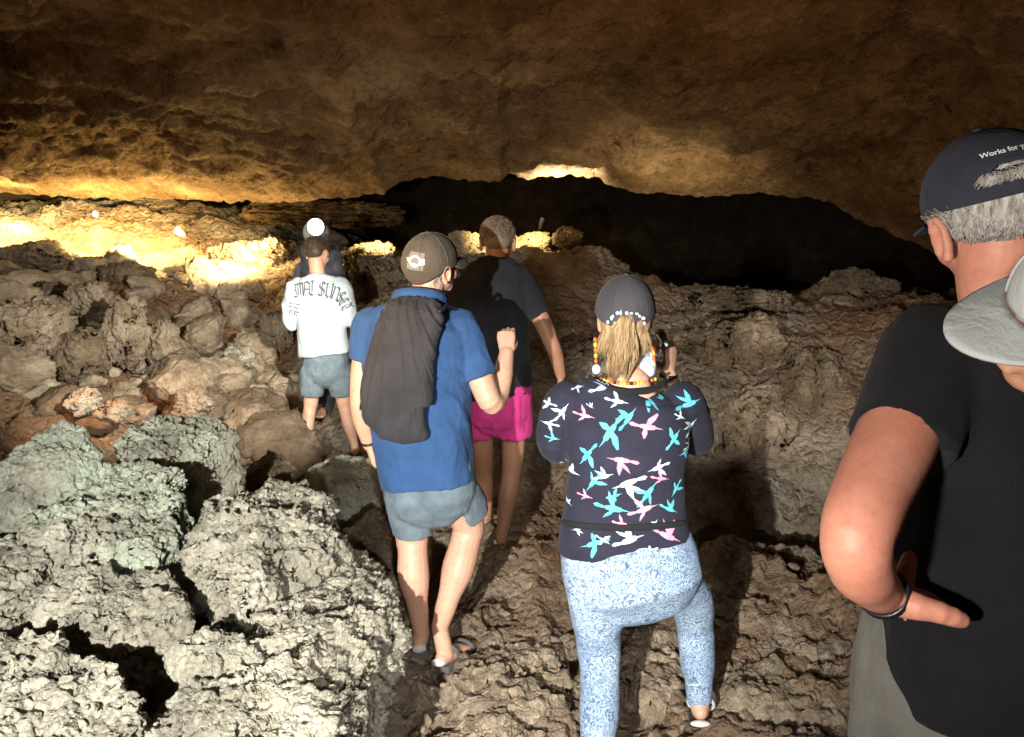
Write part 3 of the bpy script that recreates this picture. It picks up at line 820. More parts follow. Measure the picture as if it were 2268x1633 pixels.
def strands(name, roots, mat, parent, r0=.0022, seg=6, seed=0):
    """roots: list of polylines (control points); each becomes a thin tapering tuft"""
    parts = []
    rs = random.Random(seed)
    for pl in roots:
        k = rs.uniform(.7, 1.3)
        n = len(pl); parts.append(tube(pl, [r0 * k * (1 - .75 * i / (n - 1)) for i in range(n)], n=5, round0=False, round1=False))
    return link(name, join(parts), mat, parent)

def bez(p0, p1, p2, n=7):
    p0, p1, p2 = Vector(p0), Vector(p1), Vector(p2)
    return [p0 * (1 - t) ** 2 + p1 * 2 * t * (1 - t) + p2 * t * t for t in [i / (n - 1) for i in range(n)]]

# ---- caps
CAPR = (.090, .108, .112)
def cap_pt(H, az, el, r_=CAPR, k=1.0, zc=.030):
    """az from the back of the head, positive to the right; el upwards"""
    return H @ Vector((r_[0] * k * math.sin(az) * math.cos(el), -.010 - r_[1] * k * math.cos(az) * math.cos(el), zc + r_[2] * k * math.sin(el)))

def cap(H, mat, parent, r_=CAPR, opening=False, low=-.12, back_low=None, button=True, brim_tilt=.25, brim_len=.075, zc=.030, seed=0):
    na, ne = 96, 40
    V_ = np.zeros((ne, na + 1, 3))
    for j in range(ne):
        for i in range(na + 1):
            az = -math.pi + 2 * math.pi * i / na
            lo = low if back_low is None else low + (back_low - low) * max(0, math.cos(az)) ** 1.5
            el = lo + (math.pi / 2 - lo) * (j / (ne - 1)) ** .9
            seam = .010 * max(0, 1 - abs(((az / (math.pi / 3)) % 1) - .5) * 24) if False else 0
            k = 1.0 - .006 * (abs(math.sin(az * 3)) < .05) + .012 * math.sin(az * 2 + seed) * math.sin(el * 2.2 + seed)
            p = cap_pt(H, az, el, r_, k, zc); V_[j, i] = p
    idx = lambda j, i: j * (na + 1) + i
    F_ = []
    for j in range(ne - 1):
        for i in range(na):
            az = -math.pi + 2 * math.pi * (i + .5) / na
            el = low + (math.pi / 2 - low) * ((j + .5) / (ne - 1)) ** .9
            if opening and abs(az + .08) < .60 and .14 < el < .14 + .30 * max(0, math.cos((az + .08) / .60 * math.pi / 2)) ** .5: continue
            F_.append((idx(j, i), idx(j, i + 1), idx(j + 1, i + 1), idx(j + 1, i)))
    me = from_arrays(V_.reshape(-1, 3), F_)
    bm = bmesh.new(); bm.from_mesh(me); bmesh.ops.remove_doubles(bm, verts=bm.verts, dist=1e-5)
    bmesh.ops.recalc_face_normals(bm, faces=bm.faces)
    bm.to_mesh(me); bm.free()
    o = link('cap', me, mat, parent)
    sm = o.modifiers.new('solid', 'SOLIDIFY'); sm.thickness = .003; sm.offset = -1
    # brim
    nb, nl = 25, 8; B = np.zeros((nl, nb, 3))
    for i in range(nb):
        t = -1.15 + 2.3 * i / (nb - 1)
        bx, by = r_[0] * math.sin(t), -.010 + r_[1] * math.cos(t)
        for j in range(nl):
            f = j / (nl - 1)
            ln = brim_len * max(0, math.cos(t * 1.36)) ** .55
            y = by * .97 + ln * f; x = bx * (1 + .06 * f)
            z = zc - .012 - brim_tilt * ln * f - .35 * x * x / .09 * .3
            B[j, i] = H @ Vector((x, y, z))
    bo = link('brim', grid_mesh(B), mat, o)
    sm = bo.modifiers.new('solid', 'SOLIDIFY'); sm.thickness = .005
    if button:
        link('button', join([ell(Vector((0, -.010, zc + r_[2] + .001)), (.008, .008, .005), H, 12)]), mat, o)
    # stitched seams of the panels
    sp = []
    for q in range(6):
        az = math.pi / 6 + q * math.pi / 3
        if opening and abs(((az + math.pi) % (2 * math.pi)) - math.pi) < .6: continue
        sp.append(tube([cap_pt(H, az, low * .8 + (math.pi / 2 - low * .8) * t / 12, r_, 1.003, zc) for t in range(13)], [.0022] * 13, n=6))
    link('seam', join(sp), mat, o)
    return o

def to_cap_mesh(H, polys2d, az0, el0, r_, k, zc, roll=0, sc=1.0):
    """flat polygons (x, y metres) laid on the dome"""
    V_, F_ = [], []
    cr, sr = math.cos(roll), math.sin(roll)
    for poly in polys2d:
        o = len(V_)
        for x, y in poly:
            x, y = (x * cr - y * sr) * sc, (x * sr + y * cr) * sc
            V_.append(cap_pt(H, az0 + x / (r_[0] * math.cos(el0)), el0 + y / r_[2], r_, k, zc))
        F_.append(tuple(range(o, o + len(poly))))
    return from_arrays(V_, F_)

def text_polys(txt, size):
    c = bpy.data.curves.new('txt', 'FONT'); c.body = txt; c.size = size; c.align_x = 'CENTER'; c.offset = size * .02
    o = bpy.data.objects.new('txt', c); COL.objects.link(o)
    me = bpy.data.meshes.new_from_object(o.evaluated_get(bpy.context.evaluated_depsgraph_get()))
    pol = [[(me.vertices[i].co.x, me.vertices[i].co.y) for i in p.vertices] for p in me.polygons]
    bpy.data.objects.remove(o); bpy.data.curves.remove(c); bpy.data.meshes.remove(me)
    return pol

# ---- print on cloth: flat figures laid onto a garment by casting along a direction
BV = {}
def print_on(garment, polys, mats_idx, mats, name, direction=(0, 1, 0), start=-1.5, lift=.0025, split=.012):
    off = world_of(garment)
    me0 = garment.data
    if garment.name not in BV: BV[garment.name] = BVHTree.FromPolygons([v.co + off for v in me0.vertices], [tuple(p.vertices) for p in me0.polygons])
    bv = BV[garment.name]
    bm = bmesh.new(); d = Vector(direction).normalized()
    fm = []
    for poly, mi in zip(polys, mats_idx):
        vs = [bm.verts.new(p) for p in poly]
        try: f = bm.faces.new(vs); f.material_index = mi
        except Exception: pass
    bmesh.ops.triangulate(bm, faces=bm.faces)
    for _ in range(3):
        ed = [e for e in bm.edges if e.calc_length() > split]
        if not ed: break
        bmesh.ops.subdivide_edges(bm, edges=ed, cuts=1); bmesh.ops.triangulate(bm, faces=bm.faces)
    dead = []
    for v in bm.verts:
        hit = bv.ray_cast(v.co + d * start, d, 4)
        if hit[0] is None: dead.append(v)
        else: v.co = hit[0] + hit[1] * lift * (1 if hit[1].dot(d) < 0 else -1)
    bmesh.ops.delete(bm, geom=dead, context='VERTS')
    # drop faces stretched over a gap
    bad = [f for f in bm.faces if max(e.calc_length() for e in f.edges) > split * 4]
    bmesh.ops.delete(bm, geom=bad, context='FACES')
    me = bpy.data.meshes.new(name); bm.to_mesh(me); bm.free()
    return link(name, me, mats, garment)

def on_surf(garment, pixels, lift=.003):
    """points of a garment seen along the given lines of sight (for bands that lie on it)"""
    off = world_of(garment); me0 = garment.data
    bv = BVHTree.FromPolygons([v.co + off for v in me0.vertices], [tuple(p.vertices) for p in me0.polygons])
    out = []; c0 = Vector((0, 0, CAMZ))
    for px, row in pixels:
        d = (P(px, row, 1.0) - c0).normalized(); h = bv.ray_cast(c0, d, 12)
        if h[0] is not None: out.append(h[0] + h[1] * lift)
    return out

def rings(lst, Y, dy=None):
    """lst of (row, left px, right px, half depth[, Y shift]) -> points and radii of a torso loft, top to bottom"""
    pts_, rad_ = [], []
    for it in lst:
        row, l, r_, rb = it[:4]; ys = it[4] if len(it) > 4 else 0
        a, b = P(l, row, Y + ys), P(r_, row, Y + ys)
        pts_.append((a + b) / 2); rad_.append(((b.x - a.x) / 2, rb))
    return pts_, rad_

def limb(spec, Y):
    """spec of (px, row, y offset, radius)"""
    p = [P(a, b, Y + c) for a, b, c, r_ in spec]; r0 = [s_[3] for s_ in spec]
    if len(p) < 4: return p, r0
    po, ro = [], []
    for i in range(len(p) - 1):
        a, b, c, d = p[max(i - 1, 0)], p[i], p[i + 1], p[min(i + 2, len(p) - 1)]
        for k in range(4):
            t = k / 4
            po.append(.5 * (2 * b + (c - a) * t + (2 * a - 5 * b + 4 * c - d) * t * t + (3 * b - a - 3 * c + d) * t ** 3))
            tt = t * t * (3 - 2 * t); ro.append(r0[i] * (1 - tt) + r0[i + 1] * tt)
    return po + [p[-1]], ro + [r0[-1]]

def short_hair(H, mat, parent, n, r_, c0, seed, ln=(.018, .036), face=.045):
    rs = random.Random(seed); out = []
    while len(out) < n:
        v = Vector((rs.gauss(0, 1), rs.gauss(0, 1), rs.gauss(0, 1))).normalized()
        p = Vector(c0) + Vector((v.x * r_[0], v.y * r_[1], v.z * r_[2]))
        if p.z < -.062 or (p.y > face and p.z < .085) or (p.z < .0 and p.y > -.02): continue
        d = Vector((v.x * .5 + rs.uniform(-.5, .5), v.y * .5 + rs.uniform(-.5, .5) + (.5 if v.z > .5 else 0), -.75 + .6 * max(0, v.z))).normalized()
        l = rs.uniform(*ln); q = p + v * .004 + d * l
        w_ = Vector(((q.x - c0[0]) / r_[0], (q.y - c0[1]) / r_[1], (q.z - c0[2]) / r_[2]))
        q = Vector(c0) + Vector((w_.x * r_[0], w_.y * r_[1], w_.z * r_[2])) / w_.length * 1.05
        out.append([H @ x for x in bez(p * .99 + Vector(c0) * .01, (p + q) / 2 + v * .010, q, 5)])
    return strands('hair', out, mat, parent, .0026, seed=seed)

# ================================================================== man in blue with the drawstring bag
Y = 3.2
base = P(955, 1450, Y); base.z = gz(base.x, Y)
man = empty('person', base, 'person in a blue T-shirt and olive cap with a dark bag on the back', 'person')
Hb = frame(P(957, 592, Y + .02), R(-40), R(14), R(8))
body = head_parts(Hb, 1.05)
tp, tr = rings([(700, 870, 990, .07), (730, 825, 1025, .11), (850, 815, 1035, .13), (950, 828, 1036, .135), (1040, 845, 1045, .14), (1090, 858, 1050, .13)], Y)
body.append(tube(tp, tr, e=2.4, n=28))
body.append(tube([P(935, 700, Y), P(945, 650, Y + .01), Hb @ Vector((0, -.015, -.04))], [.072, .062, .062]))
LA = limb([(826, 722, 0, .060), (808, 800, 0, .052), (799, 872, -.02, .044), (802, 920, .0, .042), (818, 985, .04, .029)], Y)
body.append(tube(*LA))
wL = P(818, 985, Y + .04)
body += hand_parts(wL, P(832, 1040, Y + .07) - wL, (-1, -.35, .1), .95, (.35, .4, .45, .5), left=False)
RA = limb([(1022, 722, 0, .062), (1058, 820, -.03, .054), (1085, 888, -.04, .049), (1100, 880, .02, .047), (1112, 840, .06, .042), (1122, 782, .10, .031)], Y)
body.append(tube(*RA))
wR = P(1122, 782, Y + .10)
body += hand_parts(wR, P(1121, 735, Y + .13) - wR, (.0, -1, .35), .95, (.75, .85, .92, 1.0), (.9, -.2), left=False, spread=.10)
LL = limb([(905, 1100, 0, .095), (912, 1190, .02, .068), (914, 1222, .0, .062), (916, 1275, -.03, .066), (926, 1350, -.02, .042), (933, 1400, -.01, .033)], Y)
RL = limb([(1006, 1090, .02, .09), (1036, 1158, .08, .070), (1032, 1195, .07, .065), (1016, 1255, .02, .069), (992, 1330, -.01, .046), (974, 1390, -.02, .036)], Y)
body.append(tube(*LL)); body.append(tube(*RL))
hL, tL = P(929, 1438, Y - .03), None
hL.z = gz(hL.x, hL.y) + .03; hR = P(978, 1425, Y - .05); hR.z = gz(hR.x, hR.y) + .035
tL = hL + Vector((-.02, .22, .0)); tR = hR + Vector((.12, .19, .0))
body += foot_parts(LL[0][-1], hL, tL) + foot_parts(RL[0][-1], hR, tR)
solid('body', body, .0042, M['skin_pale'], man, 2)
eyes(Hb, man, 1.05)
shirt = []
tp, tr = rings([(662, 893, 978, .062, .01), (684, 865, 1000, .085), (704, 832, 1022, .105), (730, 808, 1040, .130), (780, 803, 1046, .143), (850, 806, 1044, .148), (930, 822, 1042, .152), (1000, 834, 1046, .155), (1068, 845, 1051, .158)], Y)
shirt.append(tube(tp, tr, e=2.5, n=36, round0=False, round1=False))
shirt.append(tube(*limb([(824, 722, 0, .078), (812, 765, 0, .072), (808, 797, 0, .068)], Y), round1=False))
shirt.append(tube(*limb([(1022, 724, 0, .078), (1040, 770, -.01, .075), (1062, 836, -.03, .070)], Y), round1=False))
sh = solid('shirt', shirt, .007, M['blue'], man, 4, folds(.017, (8, 8, 4.5), 3, .75))
link('collar', join([ring_tube(P(930, 662, Y - .01), Vector((.05, .30, 1)), .094, .085, .017)]), M['blue'], sh)
shorts = [tube(*rings([(1030, 848, 1048, .145), (1095, 852, 1054, .145)], Y), e=2.4, n=28)]
shorts.append(tube(*limb([(908, 1085, 0, .108), (914, 1140, .01, .098), (916, 1180, .02, .082)], Y), round1=False))
shorts.append(tube(*limb([(1006, 1085, .02, .100), (1030, 1115, .06, .092), (1042, 1140, .085, .082)], Y), round1=False))
solid('shorts', shorts, .007, M['denim'], man, 4, folds(.009, (11, 11, 8), 8, .2))
cp_ = cap(Hb @ Matrix.Rotation(R(0), 4, 'X'), M['cap_olive'], man, (.100, .122, .112), low=-.22, back_low=-.74, brim_tilt=.35, brim_len=.07, seed=1)
cr_ = (.100, .122, .112)
az0, el0 = R(20), R(16)
link('patch', to_cap_mesh(Hb, [[(-.032 + .064 * i / 6, -.034 + .068 * j / 6) for i, j in ((a, b), (a + 1, b), (a + 1, b + 1), (a, b + 1))] for a in range(6) for b in range(6)], az0, el0, cr_, 1.015, .03, R(-8)), M['patch'], cp_)
emb = []
for q in range(20):
    a0, a1 = 2 * math.pi * q / 20, 2 * math.pi * (q + 1) / 20
    emb.append([(.022 * math.cos(a0), .022 * math.sin(a0)), (.022 * math.cos(a1), .022 * math.sin(a1)), (.016 * math.cos(a1), .016 * math.sin(a1)), (.016 * math.cos(a0), .016 * math.sin(a0))])
emb += [[(-.034, -.004), (.032, -.004), (.032, .006), (-.034, .006)], [(.018, -.012), (.036, -.010), (.034, .012), (.022, .010)], [(-.040, .004), (-.022, -.010), (-.020, .010)], [(-.010, -.012), (.010, -.014), (.008, -.009), (-.008, -.008)]]
link('emblem', to_cap_mesh(Hb, emb, az0, el0, cr_, 1.026, .03, R(-8)), M['white_print'], cp_, False)
hs = []
for k in range(60):
    az = random.uniform(.95, 1.6) * random.choice((-1, 1)); a = cap_pt(Hb, az, random.uniform(-.75, -.35), (.084, .104, .10), 1.0)
    hs.append(bez(a, a + Vector((0, 0, -.02)), a + Vector((random.uniform(-.006, .006), random.uniform(-.006, .006), random.uniform(-.015, -.03)))))
strands('hair', hs, M['hair_grey'], man, .0018)
link('bracelet', join([ring_tube(P(817, 978, Y + .035), P(818, 985, Y + .04) - P(802, 920, Y), .032, .032, .004)]), M['plastic'], man)
for hl, tl in ((hL, tL), (hR, tR)):
    so = link('sandal', sole_mesh(hl, tl, .050, .026, .0), M['rubber'], man, False)
    d = (tl - hl).normalized()
    st = [ring_tube(hl + d * .055 + Vector((0, 0, .040)), d + Vector((0, 0, .5)), .047, .044, .007), ring_tube(hl.lerp(tl, .72) + Vector((0, 0, .012)), d, .05, .03, .008)]
    link('strap', join(st), M['rubber'], so)
    link('heel_pad', join([ell(hl - d * .022 + Vector((0, 0, .022)), (.030, .014, .018))]), M['pale_rubber'], so)
# drawstring bag on the back
bag = empty('drawstring_bag', P(880, 950, Y - .2), 'dark grey drawstring bag hanging on the back of the blue T-shirt', 'bag')
bp, br = rings([(676, 864, 975, .030, -.115), (692, 852, 984, .042, -.135), (738, 830, 970, .046, -.160), (805, 812, 962, .052, -.178), (872, 801, 958, .058, -.192), (908, 798, 956, .052, -.194), (930, 826, 954, .050, -.197), (948, 872, 953, .036, -.193), (964, 918, 951, .022, -.188)], Y)
def bagf(co):
    x = (co[:, 0] - bp[4].x); z = co[:, 2] - bp[-1].z
    spread = .3 + .8 * np.clip((bp[0].z - co[:, 2]) / .5, 0, 1)
    u = x / spread
    f = np.sin(u * 60 + 4.5 * fbm(co * 5, 2, .5, 5)) * .35 * (.4 + vnoise(co * 4, 8)) + fbm(np.stack([u * 22, co[:, 1] * 5, co[:, 2] * 2.2], -1), 3, .5, 2, True) * .9
    return .0085 * f + .007 * fbm(co * 8, 3, .5, 77)
solid('bag_body', [tube(bp, br, e=2.6, n=40)], .005, M['bag'], bag, 4, bagf)
for pl in ([(862, 668, -.13), (850, 690, -.10), (838, 700, -.02), (836, 712, .07)], [(974, 690, -.15), (990, 676, -.125), (1006, 680, -.06), (1016, 700, .05)], [(800, 905, -.2), (806, 868, -.14), (816, 832, -.10), (822, 800, -.08)]):
    link('cord', join([tube([P(a, b, Y + c) for a, b, c in pl], [.008] * len(pl), n=8)]), M['plastic'], bag)

# ================================================================== man in black tee and pink shorts
Y = 4.35
base = P(1106, 1230, Y); base.z = gz(base.x, Y)
man = empty('person', base, 'bareheaded person in a charcoal T-shirt and magenta shorts', 'person')
Hk = frame(P(1102, 536, Y + .03), 0, R(-10), 0)
body = head_parts(Hk, 1.08)
tp, tr = rings([(600, 1050, 1150, .08), (640, 1020, 1165, .11), (760, 1015, 1165, .115), (880, 1036, 1170, .11), (905, 1042, 1168, .10)], Y)
body.append(tube(tp, tr, e=2.4, n=26)); body.append(tube([P(1100, 605, Y), P(1101, 572, Y), Hk @ Vector((0, -.015, -.05))], [.075, .066, .064]))
A = limb([(1150, 622, 0, .062), (1195, 700, -.02, .050), (1222, 762, -.02, .043), (1232, 790, .01, .040), (1242, 832, .04, .029)], Y); body.append(tube(*A))
wR = A[0][-1]; body += hand_parts(wR, (.02, .05, -1), (1, -.3, 0), .95, (.35, .4, .45, .5), left=True)
A = limb([(1022, 640, 0, .062), (1012, 720, .05, .05), (1018, 780, .1, .043), (1045, 790, .25, .03)], Y); body.append(tube(*A))
body += hand_parts(A[0][-1], (.3, 1, .1), (-1, 0, .3), .95, (.4, .5, .5, .6))
RL = limb([(1138, 925, 0, .078), (1137, 985, .03, .066), (1133, 1048, .04, .055), (1126, 1100, .0, .056), (1116, 1160, -.02, .038), (1110, 1195, -.02, .033)], Y)
LL = limb([(1066, 925, 0, .078), (1066, 985, .12, .066), (1070, 1045, .26, .055), (1072, 1090, .28, .054), (1076, 1140, .26, .036)], Y)
body.append(tube(*RL)); body.append(tube(*LL))
hR = P(1106, 1218, Y - .03); hR.z = max(gz(hR.x, hR.y) + .02, hR.z); tR = hR + Vector((.03, .23, 0))
hL = P(1074, 1166, Y + .24); tL = hL + Vector((.02, .20, -.09))
body += foot_parts(RL[0][-1], hR, tR) + foot_parts(LL[0][-1], hL, tL)
solid('body', body, .006, M['skin_tan'], man, 3); eyes(Hk, man, 1.08)
shirt = [tube(*rings([(574, 1062, 1138, .072, .01), (590, 1040, 1158, .095), (612, 1018, 1172, .118), (650, 1008, 1174, .13), (720, 1004, 1172, .13), (800, 1012, 1174, .13), (876, 1024, 1181, .13)], Y), e=2.5, n=34, round0=False, round1=False),
         tube(*limb([(1150, 622, 0, .082), (1176, 662, -.01, .072), (1197, 698, -.02, .064)], Y), round1=False), tube(*limb([(1022, 628, 0, .082), (1014, 665, .03, .072), (1012, 700, .05, .066)], Y), round1=False)]
solid('shirt', shirt, .008, M['charcoal'], man, 4, folds(.010, (7, 7, 4), 13, .4))
shorts = [tube(*rings([(858, 1030, 1180, .13), (915, 1030, 1180, .135)], Y), e=2.4, n=26), tube(*limb([(1138, 905, 0, .110), (1137, 962, .02, .108)], Y), round1=False), tube(*limb([(1066, 905, 0, .108), (1064, 952, .06, .104)], Y), round1=False)]
solid('shorts', shorts, .008, M['pink'], man, 3, folds(.012, (13, 13, 6), 17, .1))
hp = [ell((0, -.020, .044), (.089, .107, .086), Hk, 24), ell((0, -.055, .0), (.076, .064, .060), Hk, 20)]
solid('hair', hp, .006, M['hair_sandy'], man, 3)
short_hair(Hk, M['hair_sandy'], man, 1100, (.090, .108, .088), (0, -.020, .042), 5)
for hl, tl in ((hR, tR), (hL, tL)):
    so = link('flip_flop', sole_mesh(hl, tl, .048, .02, .004), M['pale_rubber'], man, False)
    link('strap', join([tube([hl.lerp(tl, .8) + Vector((0, 0, .03)), hl.lerp(tl, .55) + Vector((.035, 0, .04)), hl.lerp(tl, .4) + Vector((.05, 0, .0))], [.006] * 3, n=8), tube([hl.lerp(tl, .8) + Vector((0, 0, .03)), hl.lerp(tl, .55) + Vector((-.035, 0, .04)), hl.lerp(tl, .4) + Vector((-.05, 0, .0))], [.006] * 3, n=8)]), M['rubber'], so)

# ================================================================== man in the white shirt
Y = 6.35
base = P(732, 1018, Y); base.z = gz(base.x, Y)
man = empty('person', base, 'person in a white T-shirt with black lettering across the back', 'person')
Hw = frame(P(703, 561, Y + .03), R(-24), R(-12), 0)
body = head_parts(Hw, 1.02)
body.append(tube(*rings([(625, 672, 740, .08), (650, 655, 758, .10), (770, 674, 766, .10), (800, 678, 766, .10)], Y), e=2.4, n=24)); body.append(tube([P(704, 630, Y), P(702, 600, Y), Hw @ Vector((0, -.015, -.05))], [.07, .058, .058]))
for sp, lf in (([(657, 640, 0, .058), (650, 690, -.02, .048), (648, 708, .02, .044), (668, 700, .18, .036), (684, 690, .28, .028)], False), ([(755, 640, 0, .058), (768, 690, -.02, .048), (772, 708, .02, .044), (752, 700, .18, .036), (738, 690, .28, .028)], True)):
    A = limb(sp, Y); body.append(tube(*A)); body += hand_parts(A[0][-1], (0, .7, .4), (-1 if not lf else 1, 0, .3), .95, (.6, .7, .7, .8), left=lf)
LL = limb([(692, 840, 0, .085), (689, 885, .02, .060), (686, 908, .02, .052), (681, 940, -.02, .053), (679, 985, -.01, .034), (679, 1002, -.01, .031)], Y)
RL = limb([(754, 840, 0, .085), (760, 885, .02, .058), (765, 908, .02, .052), (773, 940, -.02, .052), (784, 980, -.01, .034), (787, 996, -.01, .031)], Y)
body.append(tube(*LL)); body.append(tube(*RL))
for lg in (LL, RL):
    h_ = lg[0][-1].copy(); h_.z = gz(h_.x, h_.y) + .025; h_.y -= .03; t_2 = h_ + Vector((0, .23, 0))
    body += foot_parts(lg[0][-1], h_, t_2)
    link('sandal', sole_mesh(h_, t_2, .05, .022, .0), M['rubber'], man, False)
solid('body', body, .006, M['skin_pale'], man, 3); eyes(Hw, man, 1.02)
shirt = [tube(*rings([(609, 684, 722, .062, .01), (617, 668, 738, .085), (630, 654, 756, .105), (655, 648, 766, .12), (700, 658, 764, .125), (750, 663, 770, .135), (784, 665, 776, .145)], Y), e=2.5, n=34, round0=False, round1=False),
         tube(*limb([(658, 638, 0, .085), (648, 680, -.02, .078), (645, 712, 0, .070)], Y), round1=True), tube(*limb([(754, 638, 0, .085), (768, 680, -.02, .078), (774, 708, 0, .068)], Y), round1=True)]
sh = solid('shirt', shirt, .009, M['white'], man, 4, folds(.024, (6, 6, 3.2), 23, .5))
shorts = [tube(*rings([(775, 675, 767, .11), (825, 672, 772, .125)], Y), e=2.4, n=26), tube(*limb([(694, 825, 0, .105), (690, 874, .02, .088)], Y), round1=False), tube(*limb([(751, 825, 0, .105), (757, 875, .02, .086)], Y), round1=False)]
solid('shorts', shorts, .009, M['denim'], man, 3, folds(.014, (9, 9, 6), 27, .2))
hp = [ell((0, -.020, .050), (.084, .103, .080), Hw, 24), ell((0, -.050, .004), (.074, .064, .058), Hw, 20)]
solid('hair', hp, .006, M['hair_brown'], man, 3)
short_hair(Hw, M['hair_brown'], man, 700, (.084, .102, .084), (0, -.020, .046), 6, (.02, .045))
link('collar', join([ring_tube(P(703, 610, Y + .005), (0, .2, 1), .067, .062, .008)]), plain('rust_collar_rib', (.45, .12, .06), .8), sh)

# blackletter lettering: strokes of a broad nib
NIB = Vector((.14, .11))
GL = {'A': [[(.1, 0), (.2, .15), (.22, .85), (.5, 1), (.78, .85), (.8, .12), (.95, 0)], [(.22, .45), (.8, .45)], [(.1, .9), (.5, 1)]],
      'N': [[(.05, .9), (.2, 1), (.25, .12), (.1, 0)], [(.25, .8), (.55, 1), (.8, .85), (.8, .12), (.95, 0)], [(.1, 0), (.35, .08)]],
      'I': [[(.2, .9), (.5, 1), (.8, .92)], [(.5, 1), (.48, .12)], [(.15, .1), (.45, 0), (.8, .1)], [(.2, .5), (.5, .58)]],
      'M': [[(.0, .9), (.15, 1), (.18, .1), (.05, 0)], [(.18, .85), (.38, 1), (.5, .85), (.5, .08)], [(.5, .85), (.72, 1), (.85, .85), (.85, .1), (1, 0)]],
      'L': [[(.15, .95), (.4, 1), (.42, .2), (.2, .05), (.55, .0), (.9, .18)], [(.42, .95), (.65, 1)]],
      'S': [[(.85, .85), (.55, 1), (.22, .85), (.25, .62), (.75, .42), (.78, .18), (.45, 0), (.1, .15)], [(.5, .95), (.5, .05)]],
      'U': [[(.05, .92), (.22, 1), (.24, .2), (.5, 0), (.78, .2)], [(.62, .95), (.8, 1), (.8, .12), (.95, 0)]],
      'E': [[(.85, .85), (.5, 1), (.2, .8), (.2, .2), (.5, 0), (.9, .15)], [(.2, .52), (.75, .55)], [(.5, .95), (.5, .1)]],
      'T': [[(.0, .85), (.3, 1), (.6, .9), (.98, 1)], [(.5, .95), (.3, .6), (.32, .2), (.6, 0), (.9, .15)], [(.65, .9), (.65, .3)]]}
def glyph(ch, px, row, hpx, ang, wide=.62):
    out = []
    ca, sa = math.cos(ang), math.sin(ang)
    def tr_(p):
        x, y = (p[0] - .5) * hpx * wide, (p[1] - .5) * hpx
        return P(px + x * ca + y * sa, row + x * sa - y * ca, Y - .15)
    for st in GL[ch]:
        for a, b in zip(st, st[1:]):
            a, b = Vector(a), Vector(b)
            d = b - a
            n_ = NIB if abs(d.cross(NIB)) > .012 else Vector((-NIB.y, NIB.x)) * .35
            q = [a - n_ * .55, b - n_ * .55, b + n_ * .55, a + n_ * .55]
            out.append([tr_(v) for v in q])
    return out
for ch, px, row, hp_, an in [('I', 651, 645, 26, -.18), ('M', 662, 642, 26, -.10), ('A', 677.5, 640, 27, -.03), ('L', 691, 639, 28, 0), ('S', 711, 641, 28, .06), ('U', 726, 645, 28, .16), ('N', 740, 651, 27, .30),
                             ('S', 751, 659, 24, .55), ('E', 757, 670, 22, .85), ('T', 763, 681, 22, 1.05), ('N', 648, 678, 20, -1.25), ('A', 647, 694, 18, -1.2)]:
    pol = glyph(ch, px, row, hp_ * 1.12, an)
    print_on(sh, pol, [0] * len(pol), [M['black_print']], 'letter', start=-.5, lift=.004, split=.03)

# ================================================================== guide with the headlamp
Y = 6.95
base = P(705, 960, Y); base.z = gz(base.x, Y)
man = empty('person', base, 'person in a dark jacket with a glaring headlamp, behind the white shirt', 'person')
Hg = frame(P(701, 528, Y), R(180), R(-4), 0)
body = head_parts(Hg, 1.0) + [tube([P(703, 590, Y), P(702, 560, Y), Hg @ Vector((0, -.01, -.05))], [.07, .056, .056])]
body.append(tube(*rings([(590, 675, 738, .09), (700, 672, 742, .10), (790, 674, 740, .10)], Y), n=20))
for x in (690, 722):
    body.append(tube(*limb([(x, 790, 0, .08), (x, 880, 0, .05), (x, 950, 0, .035)], Y)))
    h_ = P(x, 955, Y); h_.z = gz(h_.x, h_.y) + .03; body += foot_parts(P(x, 948, Y), h_, h_ + Vector((0, -.22, 0)))
for x, sg in ((658, -1), (752, 1)):
    A = limb([(705 + sg * 38, 600, 0, .05), (x, 660, -.02, .04), (705 + sg * 38, 690, -.16, .03)], Y); body.append(tube(*A)); body += hand_parts(A[0][-1], (0, -.6, .5), (sg, 0, .3), .95, (.6, .7, .7, .8), left=sg > 0)
solid('body', body, .007, M['skin_tan'], man, 3); eyes(Hg, man)
solid('jacket', [tube(*rings([(566, 690, 718, .06), (580, 672, 738, .09), (604, 662, 754, .12), (700, 664, 750, .12), (790, 668, 746, .12)], Y), e=2.4, n=26), tube(*limb([(672, 600, 0, .075), (657, 655, -.02, .062), (668, 685, -.12, .05)], Y)), tube(*limb([(742, 598, 0, .08), (755, 655, -.02, .062), (744, 685, -.12, .05)], Y)),
                 tube(*limb([(683, 575, .02, .06), (676, 560, .02, .05)], Y)), tube(*limb([(740, 580, .02, .07), (742, 565, .02, .055)], Y))], .009, M['jacket'], man, 4, folds(.012, (8, 8, 5), 33))
solid('trousers', [tube(*rings([(780, 672, 742, .11), (820, 672, 742, .11)], Y)), tube(*limb([(690, 810, 0, .085), (690, 945, 0, .06)], Y)), tube(*limb([(722, 810, 0, .085), (722, 945, 0, .06)], Y))], .01, M['jacket'], man, 4)
hl = P(699, 503, Y - .15)
hm = link('glare_helmet', join([ell((0, -.005, .045), (.112, .132, .118), Hg, 28)]), M['cap_pale'], man)  # pale helmet added to catch the headlamp glare
lo = link('headlamp', cone_mesh([disc_verts(hl + Vector((0, .05, 0)), (0, -1, .1), .05, 28), disc_verts(hl + Vector((0, .01, 0)), (0, -1, .1), .075, 28), disc_verts(hl, (0, -1, .1), .075, 28)], True, False), M['plastic'], man, False)
link('lens', join([ell(hl, (.070, .028, .070), None, 24)]), M['headlamp'], lo)
lamp('guide_headlamp', 'POINT', hl + Vector((0, -.07, .03)), None, 9, (1, .95, .82), .05)

